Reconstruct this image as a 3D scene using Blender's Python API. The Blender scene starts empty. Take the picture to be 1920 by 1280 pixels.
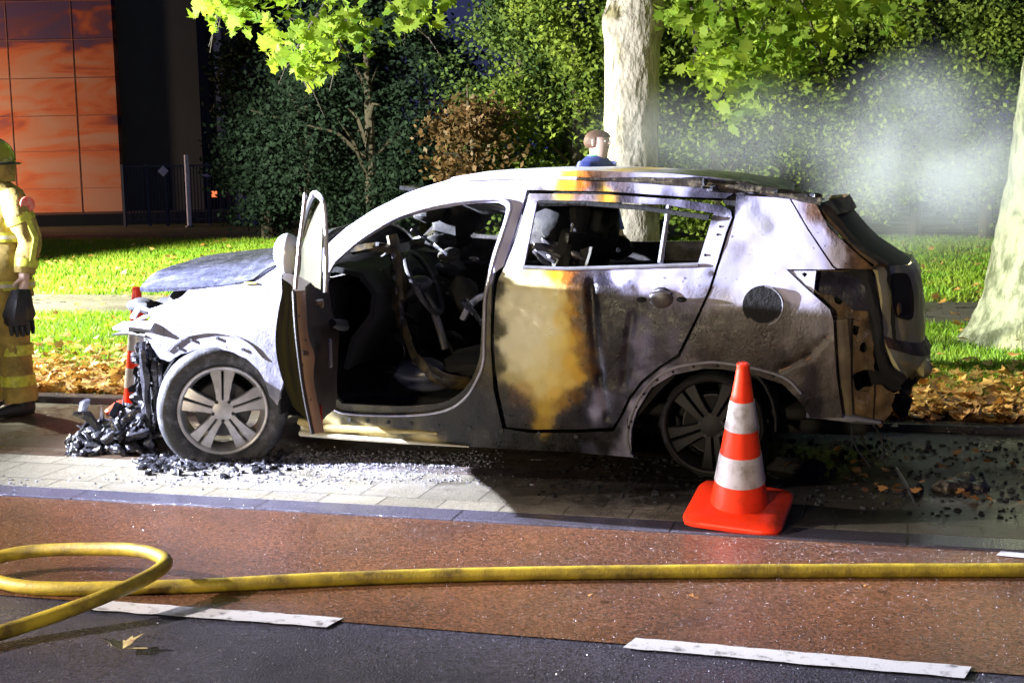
import bpy, bmesh, math, random
import numpy as np
from mathutils import Vector, Matrix, noise
from mathutils.geometry import delaunay_2d_cdt
S = bpy.context.scene
C = S.collection
R = math.radians
random.seed(7); RNG = np.random.default_rng(11)

# ------------------------------------------------------------------ camera
PHI, FPX, YH, ROLL, CAMH = 16.2, 2600.0, 300.0, 0.02, 1.6
_p = math.atan2(640-YH, FPX); _a = R(PHI); _t = math.atan(ROLL)
_fh = Vector((-math.sin(_a), math.cos(_a), 0)); _rh = Vector((math.cos(_a), math.sin(_a), 0)); _z = Vector((0,0,1))
FW = _fh*math.cos(_p) - _z*math.sin(_p); _u = _fh*math.sin(_p) + _z*math.cos(_p)
RT = _rh*math.cos(_t) - _u*math.sin(_t); UP = _u*math.cos(_t) + _rh*math.sin(_t)
CAM = Vector((0,0,CAMH))
cd = bpy.data.cameras.new('camera'); cam = bpy.data.objects.new('camera', cd); C.objects.link(cam)
M = Matrix((RT, UP, -FW)).transposed().to_4x4(); M.translation = CAM; cam.matrix_world = M
cd.sensor_width = 36; cd.lens = FPX/1920*36; cd.clip_end = 2000; cd.clip_start = .05
S.camera = cam
# ------------------------------------------------------------------ night sky and lamps
W = bpy.data.worlds.new('World'); S.world = W; W.use_nodes = True
wn = W.node_tree.nodes; bg = wn['Background']
sky = wn.new('ShaderNodeTexSky'); sky.sky_type = 'NISHITA'; sky.sun_disc = False
sky.sun_elevation = R(-4); sky.sun_rotation = R(60)
addc = wn.new('ShaderNodeMix'); addc.data_type = 'RGBA'; addc.blend_type = 'ADD'; addc.inputs[0].default_value = 1
addc.inputs[7].default_value = (.16, .2, .62, 1)
W.node_tree.links.new(sky.outputs[0], addc.inputs[6]); W.node_tree.links.new(addc.outputs[2], bg.inputs[0])
bg.inputs[1].default_value = .14
def lamp(name, loc, power, col, target=None, size=.2, spot=None, blend=.4):
    L = bpy.data.lights.new(name, 'SPOT' if spot else 'POINT'); L.energy = power; L.color = col; L.shadow_soft_size = size
    o = bpy.data.objects.new(name, L); C.objects.link(o); o.location = loc
    if spot:
        L.spot_size = R(spot); L.spot_blend = blend
        o.rotation_euler = (Vector(target)-Vector(loc)).to_track_quat('-Z','Y').to_euler()
    return o
lamp('scene_floodlight', (-7.8, 5.70, 2.2), 23500, (.76,.80,1), (-1.0,7.1,1.25), .035, 62, .9)
lamp('tree_fill_spot', (-9.0, 4.4, 2.0), 12500, (.84,.86,1), (-.6,12.6,4.9), .06, 54, .3)  # unseen spot added to brighten the trees, cone kept off the car
lamp('road_fill_spot', (-10.0, 2.4, 3.4), 11000, (.88,.78,.78), (-1.5,2.9,0), .06, 46, .7)  # added fill for the road alone, no fixture modelled
lamp('lawn_floodlight', (-14.5, 12.4, 4.6), 31000, (1,.98,.74), (-1,20,1.5), .15, 120, .3)
lamp('warm_fill_lamp', (-4.0, -6.0, 2.5), 2300, (1,.83,.55), (-2,6,0), .35, 120)  # unseen warm fill added behind the camera to lift the shaded side
lamp('wall_floodlight', (-31.0, 31.0, .8), 5200, (1,.66,.42), (-26,38,3.2), .3, 140)
S.view_settings.view_transform = 'Standard'; S.view_settings.look = 'None'; S.view_settings.exposure = 0; S.view_settings.gamma = 1

# ------------------------------------------------------------------ unprojection used to measure the place
def ray(px, py): return FW*FPX + RT*(px-960) + UP*(640-py)
def at_z(px, py, z=0.):
    d = ray(px, py); return CAM + d*((z-CAMH)/d.z)
def at_y(px, py, y):
    d = ray(px, py); return CAM + d*(y/d.y)
def gpos(px, D): # ground point under image column px at forward distance D
    X = (px-960)/FPX*D; v = _fh*D + _rh*X; return Vector((v.x, v.y, 0))
Y0 = 6.68; YC = Y0+.92
def sidey(x, z):
    y = Y0
    if z < .45: y += (.45-z)*.22
    y -= .018*math.exp(-((z-.72)/.2)**2)
    if z > .98: y += .035*min(1,(z-.98)/.05) + max(0, z-1.03)*.36
    if x < -4.0: y += 1.3*(-4.0-x)**2
    if x > -.45: y += .55*(x+.45)**2
    return y
def on_side(px, py, off=0.):
    y = Y0
    for _ in range(8):
        P = at_y(px, py, y); y = sidey(P.x, P.z)+off
    return P

# ------------------------------------------------------------------ materials
def nd(nt, t, **k):
    n = nt.nodes.new(t)
    for a, b in k.items(): setattr(n, a, b)
    return n
def mat(name, col, rough=.6, metal=0., var=.25, scale=6., bump=0., bscale=30., col2=None, emit=0, trans=0, spec=.5, coat=0, rvar=0, attr=None, stretch=(1,1,1), detail=4, split=(.35,.65)):
    m = bpy.data.materials.new(name); m.use_nodes = True; nt = m.node_tree; b = nt.nodes['Principled BSDF']; L = nt.links.new
    tc = nd(nt,'ShaderNodeTexCoord'); mp = nd(nt,'ShaderNodeMapping'); mp.inputs['Scale'].default_value = stretch; L(tc.outputs['Object'], mp.inputs[0])
    n = nd(nt,'ShaderNodeTexNoise'); n.inputs['Scale'].default_value = scale; n.inputs['Detail'].default_value = detail; n.inputs['Roughness'].default_value=.65; L(mp.outputs[0], n.inputs[0])
    mx = nd(nt,'ShaderNodeMix', data_type='RGBA')
    mr = nd(nt,'ShaderNodeMapRange'); mr.inputs[1].default_value = split[0]; mr.inputs[2].default_value = split[1]; L(n.outputs[0], mr.inputs[0]); L(mr.outputs[0], mx.inputs[0])
    if attr:
        at = nd(nt,'ShaderNodeAttribute', attribute_name=attr)
        a1 = nd(nt,'ShaderNodeMix', data_type='RGBA', blend_type='MULTIPLY'); a1.inputs[0].default_value=1; a1.inputs[7].default_value=(1-var,1-var,1-var,1); L(at.outputs[0], a1.inputs[6])
        L(at.outputs[0], mx.inputs[6]); L(a1.outputs[2], mx.inputs[7])
    else:
        c2 = col2 or tuple(c*(1-var) for c in col)
        mx.inputs[6].default_value = (*col,1); mx.inputs[7].default_value = (*c2,1)
    L(mx.outputs[2], b.inputs['Base Color'])
    b.inputs['Roughness'].default_value = rough; b.inputs['Metallic'].default_value = metal; b.inputs['Specular IOR Level'].default_value = spec
    if rvar:
        r2 = nd(nt,'ShaderNodeMapRange'); r2.inputs[1].default_value=.35; r2.inputs[2].default_value=.65; r2.inputs[3].default_value = rough-rvar; r2.inputs[4].default_value = rough+rvar
        L(n.outputs[0], r2.inputs[0]); L(r2.outputs[0], b.inputs['Roughness'])
    if coat: b.inputs['Coat Weight'].default_value = coat; b.inputs['Coat Roughness'].default_value=.15
    if bump:
        n2 = nd(nt,'ShaderNodeTexNoise'); n2.inputs['Scale'].default_value = bscale; n2.inputs['Detail'].default_value = 3; L(mp.outputs[0], n2.inputs[0])
        bp = nd(nt,'ShaderNodeBump'); bp.inputs['Strength'].default_value = 1; bp.inputs['Distance'].default_value = bump; L(n2.outputs[0], bp.inputs['Height']); L(bp.outputs[0], b.inputs['Normal'])
    if emit: b.inputs['Emission Color'].default_value = (*col,1); b.inputs['Emission Strength'].default_value = emit
    if trans:
        tr = nd(nt,'ShaderNodeBsdfTranslucent'); ms = nd(nt,'ShaderNodeMixShader'); ms.inputs[0].default_value = trans
        L(mx.outputs[2], tr.inputs[0]); L(b.outputs[0], ms.inputs[1]); L(tr.outputs[0], ms.inputs[2]); L(ms.outputs[0], nt.nodes['Material Output'].inputs[0])
    m['b'] = 1
    return m
def wet_ground(name, c1, c2, rough, bump, bscale, grain=260., tile=None, tcol=None, tint=.9, spec=.4, stain_shade=False):
    """wet surface: two-tone albedo, grit bump, optional brick courses"""
    m = bpy.data.materials.new(name); m.use_nodes = True; nt = m.node_tree; b = nt.nodes['Principled BSDF']; L = nt.links.new
    tc = nd(nt,'ShaderNodeTexCoord')
    n = nd(nt,'ShaderNodeTexNoise'); n.inputs['Scale'].default_value = 1.1; n.inputs['Detail'].default_value = 7; n.inputs['Roughness'].default_value=.6; L(tc.outputs['Object'], n.inputs[0])
    g = nd(nt,'ShaderNodeTexVoronoi'); g.inputs['Scale'].default_value = grain; L(tc.outputs['Object'], g.inputs[0])
    mx = nd(nt,'ShaderNodeMix', data_type='RGBA'); mx.inputs[6].default_value=(*c1,1); mx.inputs[7].default_value=(*c2,1)
    mr = nd(nt,'ShaderNodeMapRange'); mr.inputs[1].default_value=.38; mr.inputs[2].default_value=.66; L(n.outputs[0], mr.inputs[0]); L(mr.outputs[0], mx.inputs[0])
    gr = nd(nt,'ShaderNodeMix', data_type='RGBA', blend_type='MULTIPLY'); gr.inputs[0].default_value=.5
    L(mx.outputs[2], gr.inputs[6])
    sc = nd(nt,'ShaderNodeVectorMath', operation='SCALE'); sc.inputs[3].default_value = 1.7
    sp = nd(nt,'ShaderNodeSeparateColor'); L(g.outputs['Color'], sp.inputs[0]); cb = nd(nt,'ShaderNodeCombineColor')
    for i in range(3): L(sp.outputs[0], cb.inputs[i])
    L(cb.outputs[0], sc.inputs[0]); L(sc.outputs[0], gr.inputs[7])
    out = gr.outputs[2]
    hgt = nd(nt,'ShaderNodeTexNoise'); hgt.inputs['Scale'].default_value = bscale; hgt.inputs['Detail'].default_value = 2; L(tc.outputs['Object'], hgt.inputs[0])
    hsum = nd(nt,'ShaderNodeMath', operation='ADD'); L(hgt.outputs[0], hsum.inputs[0]); L(sp.outputs[1], hsum.inputs[1])
    h = hsum.outputs[0]
    if tile:
        bt = nd(nt,'ShaderNodeTexBrick'); bt.inputs['Scale'].default_value = 1; bt.inputs['Brick Width'].default_value = tile[0]; bt.inputs['Row Height'].default_value = tile[1]
        bt.inputs['Mortar Size'].default_value = tile[2]; bt.inputs['Mortar Smooth'].default_value=.3
        bt.inputs['Color1'].default_value=(1,1,1,1); bt.inputs['Color2'].default_value=(.62,.62,.62,1); bt.inputs['Mortar'].default_value=(.2,.2,.18,1)
        L(tc.outputs['Object'], bt.inputs[0])
        m2 = nd(nt,'ShaderNodeMix', data_type='RGBA', blend_type='MULTIPLY'); m2.inputs[0].default_value=tint; L(out, m2.inputs[6]); L(bt.outputs[0], m2.inputs[7]); out = m2.outputs[2]
        ml = nd(nt,'ShaderNodeMath', operation='MULTIPLY_ADD'); ml.inputs[1].default_value=-4; L(bt.outputs['Fac'], ml.inputs[0]); L(h, ml.inputs[2]); h = ml.outputs[0]
    bp = nd(nt,'ShaderNodeBump'); bp.inputs['Strength'].default_value=1; bp.inputs['Distance'].default_value=bump; L(h, bp.inputs['Height']); L(bp.outputs[0], b.inputs['Normal'])
    if stain_shade:
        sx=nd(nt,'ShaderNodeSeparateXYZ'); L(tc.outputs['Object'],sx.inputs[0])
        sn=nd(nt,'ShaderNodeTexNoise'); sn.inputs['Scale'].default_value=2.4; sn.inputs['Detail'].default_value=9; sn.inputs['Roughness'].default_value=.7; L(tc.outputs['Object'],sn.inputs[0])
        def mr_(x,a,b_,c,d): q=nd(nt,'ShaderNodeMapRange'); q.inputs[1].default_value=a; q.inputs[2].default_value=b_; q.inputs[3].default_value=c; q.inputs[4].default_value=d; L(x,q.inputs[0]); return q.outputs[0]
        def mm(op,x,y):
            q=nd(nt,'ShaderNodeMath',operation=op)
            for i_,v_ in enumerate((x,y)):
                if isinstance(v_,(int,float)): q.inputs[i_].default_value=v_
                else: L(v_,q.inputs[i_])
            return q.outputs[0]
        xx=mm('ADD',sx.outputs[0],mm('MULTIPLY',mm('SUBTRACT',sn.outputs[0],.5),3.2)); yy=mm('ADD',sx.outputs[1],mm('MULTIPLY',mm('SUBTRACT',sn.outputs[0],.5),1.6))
        soot=mm('MULTIPLY',mm('MULTIPLY',mr_(xx,-2.1,-1.2,0,1),mr_(xx,.2,1.2,1,.35)),mr_(yy,5.7,6.3,.45,1))  # soot tone, also darkening the ground where the open door shades it
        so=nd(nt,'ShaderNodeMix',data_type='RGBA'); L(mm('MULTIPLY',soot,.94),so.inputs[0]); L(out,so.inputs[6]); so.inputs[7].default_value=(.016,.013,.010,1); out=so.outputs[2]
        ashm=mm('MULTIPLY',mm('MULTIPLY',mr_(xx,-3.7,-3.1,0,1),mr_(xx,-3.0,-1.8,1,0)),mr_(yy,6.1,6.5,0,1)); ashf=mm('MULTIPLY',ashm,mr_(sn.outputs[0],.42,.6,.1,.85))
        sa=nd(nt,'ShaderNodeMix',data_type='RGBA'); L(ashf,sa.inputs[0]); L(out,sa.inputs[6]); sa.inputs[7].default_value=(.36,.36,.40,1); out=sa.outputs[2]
    L(out, b.inputs['Base Color']); b.inputs['Specular IOR Level'].default_value=spec
    rr = nd(nt,'ShaderNodeMapRange'); rr.inputs[1].default_value=.4; rr.inputs[2].default_value=.62; rr.inputs[3].default_value=rough*.6; rr.inputs[4].default_value=min(1,rough*1.35); L(n.outputs[0], rr.inputs[0]); L(rr.outputs[0], b.inputs['Roughness'])
    return m
MT = {}
MT['asphalt'] = wet_ground('wet_asphalt', (.062,.058,.078), (.026,.025,.036), .34, .0045, 120, 105)
MT['red'] = wet_ground('red_asphalt', (.150,.064,.030), (.07,.034,.022), .22, .0026, 120, 105)
MT['kerb'] = wet_ground('kerb_concrete', (.17,.16,.21), (.10,.095,.13), .14, .0015, 90, 240, (.98,.6,.006), spec=.8, stain_shade=True)
MT['tile'] = wet_ground('gutter_tiles', (.34,.31,.23), (.20,.18,.13), .32, .0016, 90, 200, (.30,.338,.006), tint=.7, stain_shade=True)
MT['brick'] = wet_ground('parking_brick', (.15,.10,.065), (.09,.07,.055), .40, .002, 90, 240, (.21,.105,.006), stain_shade=True)
MT['path'] = wet_ground('path_concrete', (.13,.125,.10), (.10,.095,.08), .7, .001, 60, 200, (.3,.3,.006), tint=.5)
MT['lawn'] = wet_ground('lawn_soil', (.075,.11,.02), (.10,.10,.03), .9, .01, 12, 60)
MT['paintline'] = mat('road_paint', (.50,.50,.49), .5, col2=(.16,.15,.15), scale=20, detail=8, bump=.001, bscale=120, split=(.54,.66))
MT['soot'] = mat('soot', (.012,.012,.012), .85, var=.4, bump=.004, bscale=40)
MT['charshiny'] = mat('melted_plastic', (.015,.015,.018), .22, var=.4, bump=.012, bscale=28, col2=(.05,.05,.06), rvar=.12)
MT['ash'] = mat('wet_ash', (.05,.05,.06), .2, bump=.004, bscale=60, scale=40, col2=(.42,.42,.50), split=(.42,.55))
def burnmat():
    m=bpy.data.materials.new('burnt_paint'); m.use_nodes=True; nt=m.node_tree; b=nt.nodes['Principled BSDF']; L=nt.links.new
    tc=nd(nt,'ShaderNodeTexCoord'); at=nd(nt,'ShaderNodeAttribute',attribute_name='Col')
    def noi(scale,st,det=5,rough=.65,dist=0):
        mp=nd(nt,'ShaderNodeMapping'); mp.inputs['Scale'].default_value=st; L(tc.outputs['Object'],mp.inputs[0])
        n=nd(nt,'ShaderNodeTexNoise'); n.inputs['Scale'].default_value=scale; n.inputs['Detail'].default_value=det; n.inputs['Roughness'].default_value=rough; n.inputs['Distortion'].default_value=dist; L(mp.outputs[0],n.inputs[0]); return n.outputs[0]
    def rng(x,a,b_,c,d): q=nd(nt,'ShaderNodeMapRange'); q.inputs[1].default_value=a; q.inputs[2].default_value=b_; q.inputs[3].default_value=c; q.inputs[4].default_value=d; L(x,q.inputs[0]); return q.outputs[0]
    def math_(op,x,y):
        q=nd(nt,'ShaderNodeMath',operation=op)
        for i,v in enumerate((x,y)):
            if isinstance(v,(int,float)): q.inputs[i].default_value=v
            else: L(v,q.inputs[i])
        return q.outputs[0]
    lum=nd(nt,'ShaderNodeRGBToBW'); L(at.outputs[0],lum.inputs[0])
    dirty=rng(lum.outputs[0],.14,.40,1,.0)        # sooted areas carry the most texture
    streak=noi(9,(1,1,.22),6,.7,.3); mott=noi(16,(1,1,1),6,.7,.5); fine=noi(70,(1,1,.8),3,.6)
    k=math_('MULTIPLY',rng(streak,.38,.62,.55,1.2),rng(mott,.35,.65,.7,1.15))
    k=math_('ADD',math_('MULTIPLY',k,dirty),math_('SUBTRACT',1,dirty))
    kk=nd(nt,'ShaderNodeVectorMath',operation='SCALE'); L(at.outputs[0],kk.inputs[0]); L(k,kk.inputs[3])
    ash=math_('MULTIPLY',rng(math_('ADD',math_('MULTIPLY',fine,.45),math_('MULTIPLY',mott,.55)),.57,.68,0,.28),math_('MULTIPLY',dirty,rng(lum.outputs[0],.0,.10,.25,1)))
    mx=nd(nt,'ShaderNodeMix',data_type='RGBA'); L(ash,mx.inputs[0]); L(kk.outputs[0],mx.inputs[6]); mx.inputs[7].default_value=(.36,.36,.50,1)
    sp=rng(noi(34,(1,1,1),4,.6),.66,.70,0,.75); m2=nd(nt,'ShaderNodeMix',data_type='RGBA'); L(math_('MULTIPLY',sp,rng(lum.outputs[0],.75,.5,.25,1)),m2.inputs[0]); L(mx.outputs[2],m2.inputs[6]); m2.inputs[7].default_value=(.03,.025,.022,1)
    L(m2.outputs[2],b.inputs['Base Color']); b.inputs['Specular IOR Level'].default_value=.36
    L(rng(mott,.35,.65,.24,.52),b.inputs['Roughness'])
    bp=nd(nt,'ShaderNodeBump'); bp.inputs['Distance'].default_value=.0022; L(math_('MULTIPLY',math_('ADD',mott,fine),math_('ADD',dirty,.15)),bp.inputs['Height']); L(bp.outputs[0],b.inputs['Normal'])
    return m
MT['burn']=burnmat()
MT['white'] = mat('white_paint', (.62,.62,.68), .28, var=.12, scale=7, coat=.4)
MT['rust'] = mat('rusty_metal', (.20,.11,.045), .6, var=.5, scale=9, bump=.002, bscale=50, col2=(.05,.035,.025), rvar=.15)
MT['brownmetal'] = mat('scorched_metal', (.21,.16,.09), .5, var=.5, scale=6, bump=.0015, bscale=40, col2=(.09,.065,.04))
MT['darkmetal'] = mat('dark_metal', (.06,.06,.065), .4, .3, var=.5, bump=.001)
MT['greymetal'] = mat('grey_metal', (.34,.34,.37), .45, .2, var=.4, bump=.001)
MT['steel'] = mat('bare_steel', (.14,.135,.15), .35, .6, var=.3, scale=12)
MT['black'] = mat('black_rubber', (.022,.022,.024), .55, bump=.0012, bscale=80)
MT['tyre'] = mat('ash_dusted_tyre', (.030,.030,.033), .6, scale=14, bump=.002, bscale=70, col2=(.16,.16,.18), split=(.5,.75))
MT['alloy'] = mat('alloy_rim', (.60,.59,.60), .42, .45, scale=9, var=.35, rvar=.08)
MT['alloydark'] = mat('sooty_shaded_rim', (.014,.012,.012), .6, .1, scale=9, var=.5)  # soot tone taken darker for the shade inside the rear arch
MT['trim'] = mat('charred_trim', (.040,.024,.016), .55, var=.5, scale=9, bump=.003, bscale=25)
MT['beige'] = mat('door_edge_paint', (.26,.17,.11), .42, var=.3, scale=5)
MT['olive'] = mat('scorched_yellow_paint', (.0022,.0016,.0004), .6, spec=.0, var=.4, scale=5, col2=(.0008,.0006,.0004), stretch=(1,1,.3))
MT['yglass'] = mat('yellowed_glass', (.011,.010,.001), .5, var=.35, scale=5, col2=(.040,.037,.007), spec=.2)
MT['sootglass'] = mat('sooty_glass', (.030,.024,.013), .7, var=.2, scale=3)
MT['cone'] = mat('orange_plastic', (.95,.040,.006), .38, scale=7, col2=(.50,.03,.01), detail=9, split=(.52,.75), emit=0, bump=.001, bscale=30)
MT['foil'] = mat('white_reflective_foil', (.58,.58,.64), .4, .15, col2=(.22,.21,.20), detail=8, split=(.48,.72), scale=14, bump=.002, bscale=45)
MT['hose'] = mat('yellow_hose', (.50,.38,.03), .5, var=.45, scale=9, bump=.002, bscale=140, col2=(.13,.09,.02), detail=8, split=(.4,.68))
MT['wall'] = None

# ------------------------------------------------------------------ mesh helpers
def link(me, name, m=None, parent=None, smooth=True, ang=35):
    o = bpy.data.objects.new(name, me); C.objects.link(o)
    if m: me.materials.append(m)
    if smooth:
        me.polygons.foreach_set('use_smooth', [True]*len(me.polygons))
        me.set_sharp_from_angle(angle=R(ang))
    if parent:
        o.parent = parent; o.matrix_parent_inverse = parent.matrix_world.inverted() if False else Matrix.Translation(parent.location).inverted() if parent.type=='EMPTY' else Matrix()
    return o
class MB:
    def __init__(s): s.v=[]; s.f=[]
    def add(s, vs, fs):
        n=len(s.v); s.v += [tuple(v) for v in vs]; s.f += [tuple(i+n for i in f) for f in fs]; return s
    def box(s, c, d, rot=None, taper=None):
        vs=[]
        for x in (-.5,.5):
            for y in (-.5,.5):
                for z in (-.5,.5):
                    k = taper if (taper and z>0) else 1
                    v = Vector((x*d[0]*k,y*d[1]*k,z*d[2]))
                    if rot: v = rot@v
                    vs.append(v+Vector(c))
        return s.add(vs, [(0,1,3,2),(4,6,7,5),(0,4,5,1),(2,3,7,6),(0,2,6,4),(1,5,7,3)])
    def loft(s, pts, rad, n=12, ref=None, cap=True, closed=False, jit=0):
        """rings around a path; rad = list of r or (a,b)"""
        pts=[Vector(p) for p in pts]; m=len(pts); rings=[]
        prev=None
        for i,p in enumerate(pts):
            if closed: t=(pts[(i+1)%m]-pts[i-1])
            else: t=(pts[min(i+1,m-1)]-pts[max(i-1,0)])
            t.normalize()
            if prev is None:
                a = Vector(ref) if ref else (Vector((0,0,1)) if abs(t.z)<.9 else Vector((1,0,0)))
            else: a=prev
            a = (a - t*a.dot(t)).normalized(); prev=a; b=t.cross(a)
            r = rad[i] if isinstance(rad,(list,tuple)) else rad
            ra,rb = r if isinstance(r,(list,tuple)) else (r,r)
            ring=[]
            for k in range(n):
                q=2*math.pi*k/n
                j = 1+jit*noise.noise(Vector((p.x*9+math.cos(q)*2,p.y*9+math.sin(q)*2,p.z*9))) if jit else 1
                ring.append(p + a*math.cos(q)*ra*j + b*math.sin(q)*rb*j)
            rings.append(ring)
        vs=[v for r_ in rings for v in r_]; fs=[]
        for i in range(m if closed else m-1):
            for k in range(n):
                i2=(i+1)%m
                fs.append((i*n+k, i*n+(k+1)%n, i2*n+(k+1)%n, i2*n+k))
        if cap and not closed:
            fs.append(tuple(reversed(range(n)))); fs.append(tuple((m-1)*n+k for k in range(n)))
        return s.add(vs, fs)
    def grid(s, P): # P[i][j] points
        ni=len(P); nj=len(P[0]); vs=[v for r_ in P for v in r_]
        return s.add(vs, [(i*nj+j,(i+1)*nj+j,(i+1)*nj+j+1,i*nj+j+1) for i in range(ni-1) for j in range(nj-1)])
    def ball(s, c, r, seg=12, ring=8, rot=None, jit=0, js=6):
        vs=[]; c=Vector(c); r = r if isinstance(r,(tuple,list)) else (r,r,r)
        for i in range(ring+1):
            th=math.pi*i/ring
            for k in range(seg):
                q=2*math.pi*k/seg
                d=Vector((math.sin(th)*math.cos(q)*r[0],math.sin(th)*math.sin(q)*r[1],math.cos(th)*r[2]))
                if jit: d*=1+jit*(noise.noise((d+c)*js)+.45*noise.noise((d+c)*js*2.7))
                if rot: d=rot@d
                vs.append(c+d)
        fs=[(i*seg+k,(i+1)*seg+k,(i+1)*seg+(k+1)%seg,i*seg+(k+1)%seg) for i in range(ring) for k in range(seg)]
        return s.add(vs, fs)
    def rotate(s, Mx): s.v=[tuple(Mx@Vector(v)) for v in s.v]; return s
    def build(s, name, m, parent=None, smooth=True, ang=35, thick=0, bevel=0):
        me=bpy.data.meshes.new(name); me.from_pydata(s.v, [], s.f); me.update()
        bm=bmesh.new(); bm.from_mesh(me); bmesh.ops.remove_doubles(bm, verts=bm.verts, dist=1e-5)
        bmesh.ops.recalc_face_normals(bm, faces=bm.faces)
        if thick:
            bmesh.ops.solidify(bm, geom=bm.faces[:], thickness=thick)
        bm.to_mesh(me); bm.free()
        o=link(me, name, m, parent, smooth, ang)
        if bevel:
            b=o.modifiers.new('bevel','BEVEL'); b.width=bevel; b.segments=2; b.limit_method='ANGLE'
        return o
def setp(o, kind=None, label=None, cat=None, group=None):
    if kind: o['kind']=kind
    if label: o['label']=label
    if cat: o['category']=cat
    if group: o['group']=group
    return o
def empty(name, loc, label, cat, group=None):
    o=bpy.data.objects.new(name, None); C.objects.link(o); o.location=loc; o.empty_display_size=.2
    return setp(o, None, label, cat, group)
def np_mesh(name, V, nper, m, parent=None, smooth=False):
    n=len(V); me=bpy.data.meshes.new(name); me.vertices.add(n); me.vertices.foreach_set('co', V.astype(np.float32).ravel())
    nf=n//nper; me.loops.add(n); me.loops.foreach_set('vertex_index', np.arange(n,dtype=np.int32))
    me.polygons.add(nf); me.polygons.foreach_set('loop_start', np.arange(0,n,nper,dtype=np.int32)); me.polygons.foreach_set('loop_total', np.full(nf,nper,dtype=np.int32))
    me.update(calc_edges=True); 
    return link(me, name, m, parent, smooth)
def rand_rot(n, up=0., rng=RNG):
    """n random orthonormal frames; up biases normals upward"""
    a=rng.normal(size=(n,3)); a[:,2]+=up*2; a/=np.linalg.norm(a,axis=1)[:,None]
    b=rng.normal(size=(n,3)); b-=a*(a*b).sum(1)[:,None]; b/=np.linalg.norm(b,axis=1)[:,None]
    return a,b,np.cross(a,b)
RH = np.array([[-.5,0],[0,-.32],[.5,0],[0,.32]])
# five-lobed plane-tree leaf as a fan polygon (n-gon)
LOBE=[]
for k,(ang,r) in enumerate([(-90,.30),(-50,.42),(-20,.34),(8,.62),(35,.36),(62,.60),(78,.40),(90,.72),(102,.40),(118,.60),(145,.36),(172,.62),(200,.34),(230,.42)]):
    LOBE.append((math.cos(R(ang))*r, math.sin(R(ang))*r))
LOBE=np.array(LOBE)
def leaves(P, size, shape=RH, up=0., rng=RNG, curl=0.):
    n=len(P); nrm,b,c=rand_rot(n,up,rng)
    s=size*rng.uniform(.7,1.3,size=n)
    V=P[:,None,:]+ (b[:,None,:]*shape[None,:,0:1] + c[:,None,:]*shape[None,:,1:2])*s[:,None,None]
    if curl: V+= nrm[:,None,:]*(np.abs(shape[None,:,0:1])*curl*s[:,None,None])
    return V.reshape(-1,3)

# ================================================================== THE SETTING
def sheet(name, x0,x1,y0,y1,z,m,nx=2,ny=2):
    mb=MB(); mb.grid([[Vector((x0+(x1-x0)*i/(nx-1), y0+(y1-y0)*j/(ny-1), z)) for j in range(ny)] for i in range(nx)])
    return setp(mb.build(name,m,smooth=False),'structure')
sheet('ground', -400,400,-60,600,-.02, MT['lawn'])
sheet('road', -60,60,-12,4.40,0.0, MT['asphalt'])
sheet('cycle_path', -60,60,4.35,5.735,.004, MT['red'])
def slab(name,x0,x1,y0,y1,z0,z1,m,bev=.012):
    mb=MB().box(((x0+x1)/2,(y0+y1)/2,(z0+z1)/2),(x1-x0,y1-y0,z1-z0)); return setp(mb.build(name,m,smooth=False,bevel=bev),'structure')
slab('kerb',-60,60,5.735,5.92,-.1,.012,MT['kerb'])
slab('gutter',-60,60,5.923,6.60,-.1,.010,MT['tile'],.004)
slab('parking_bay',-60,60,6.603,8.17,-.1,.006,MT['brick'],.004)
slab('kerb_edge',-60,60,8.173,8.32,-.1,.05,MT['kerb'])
slab('grass_verge',-60,60,8.323,13.3,-.1,.02,MT['lawn'],.004)
slab('path',-60,60,13.303,15.25,-.1,.022,MT['path'],.004)
sheet('lawn', -60,60,15.25,60,.02, MT['lawn'])
# painted markings on the road
def line(p0,p1,w,z,name='road_marking',skew=.1):
    d=(p1-p0).normalized(); n=Vector((-d.y,d.x,0)); N=40; top=[];bot=[]
    P=[]
    for i in range(N+1):
        q=p0.lerp(p1,i/N); j=.009*noise.noise(q*13); k=.009*noise.noise(q*17+Vector((5,0,0)))
        sk=d*skew*w
        P.append([Vector((q.x,q.y,z))-n*(w/2+j)-sk, Vector((q.x,q.y,z))+n*(w/2+k)+sk])
    mb=MB().grid(P); return setp(mb.build(name,MT['paintline'],smooth=False),'structure')
def g0(px,py): v=at_z(px,py,0); return v
line(g0(165,1136),g0(628,1170),.105,.008)
line(g0(1180,1208),g0(1815,1264),.105,.008)
line(g0(1872,1040),g0(2100,1060),.07,.008)
for k in (-3.9,1.6,3.6,5.6,-6.0,-8.0): 
    line(Vector((k+(0 if k>0 else -1.2),4.375,0)),Vector((k+1.1+(0 if k>0 else -1.2),4.375,0)),.105,.008)

# ---- grass blades and fallen leaves
def grass_field(name, n, x0,x1,y0,y1,z,h, m, w=.012, dens=None):
    P=np.stack([RNG.uniform(x0,x1,n),RNG.uniform(y0,y1,n),np.full(n,z)],1)
    if dens is not None: P=P[dens(P)]
    n=len(P); a=RNG.uniform(0,2*np.pi,n); hh=h*RNG.uniform(.5,1.3,n); wx=np.cos(a)*w; wy=np.sin(a)*w
    lean=RNG.normal(0,.45,(n,2))*hh[:,None]
    V=np.zeros((n,3,3)); V[:,0]=P; V[:,1]=P; V[:,2]=P
    V[:,0,0]-=wx; V[:,0,1]-=wy; V[:,1,0]+=wx; V[:,1,1]+=wy; V[:,2,0]+=lean[:,0]; V[:,2,1]+=lean[:,1]; V[:,2,2]+=hh
    return np_mesh(name, V.reshape(-1,3), 3, m)
MT['blade']=mat('grass_blade',(.145,.35,.012),.6,scale=.9,col2=(.30,.42,.03),trans=.35)
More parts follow.
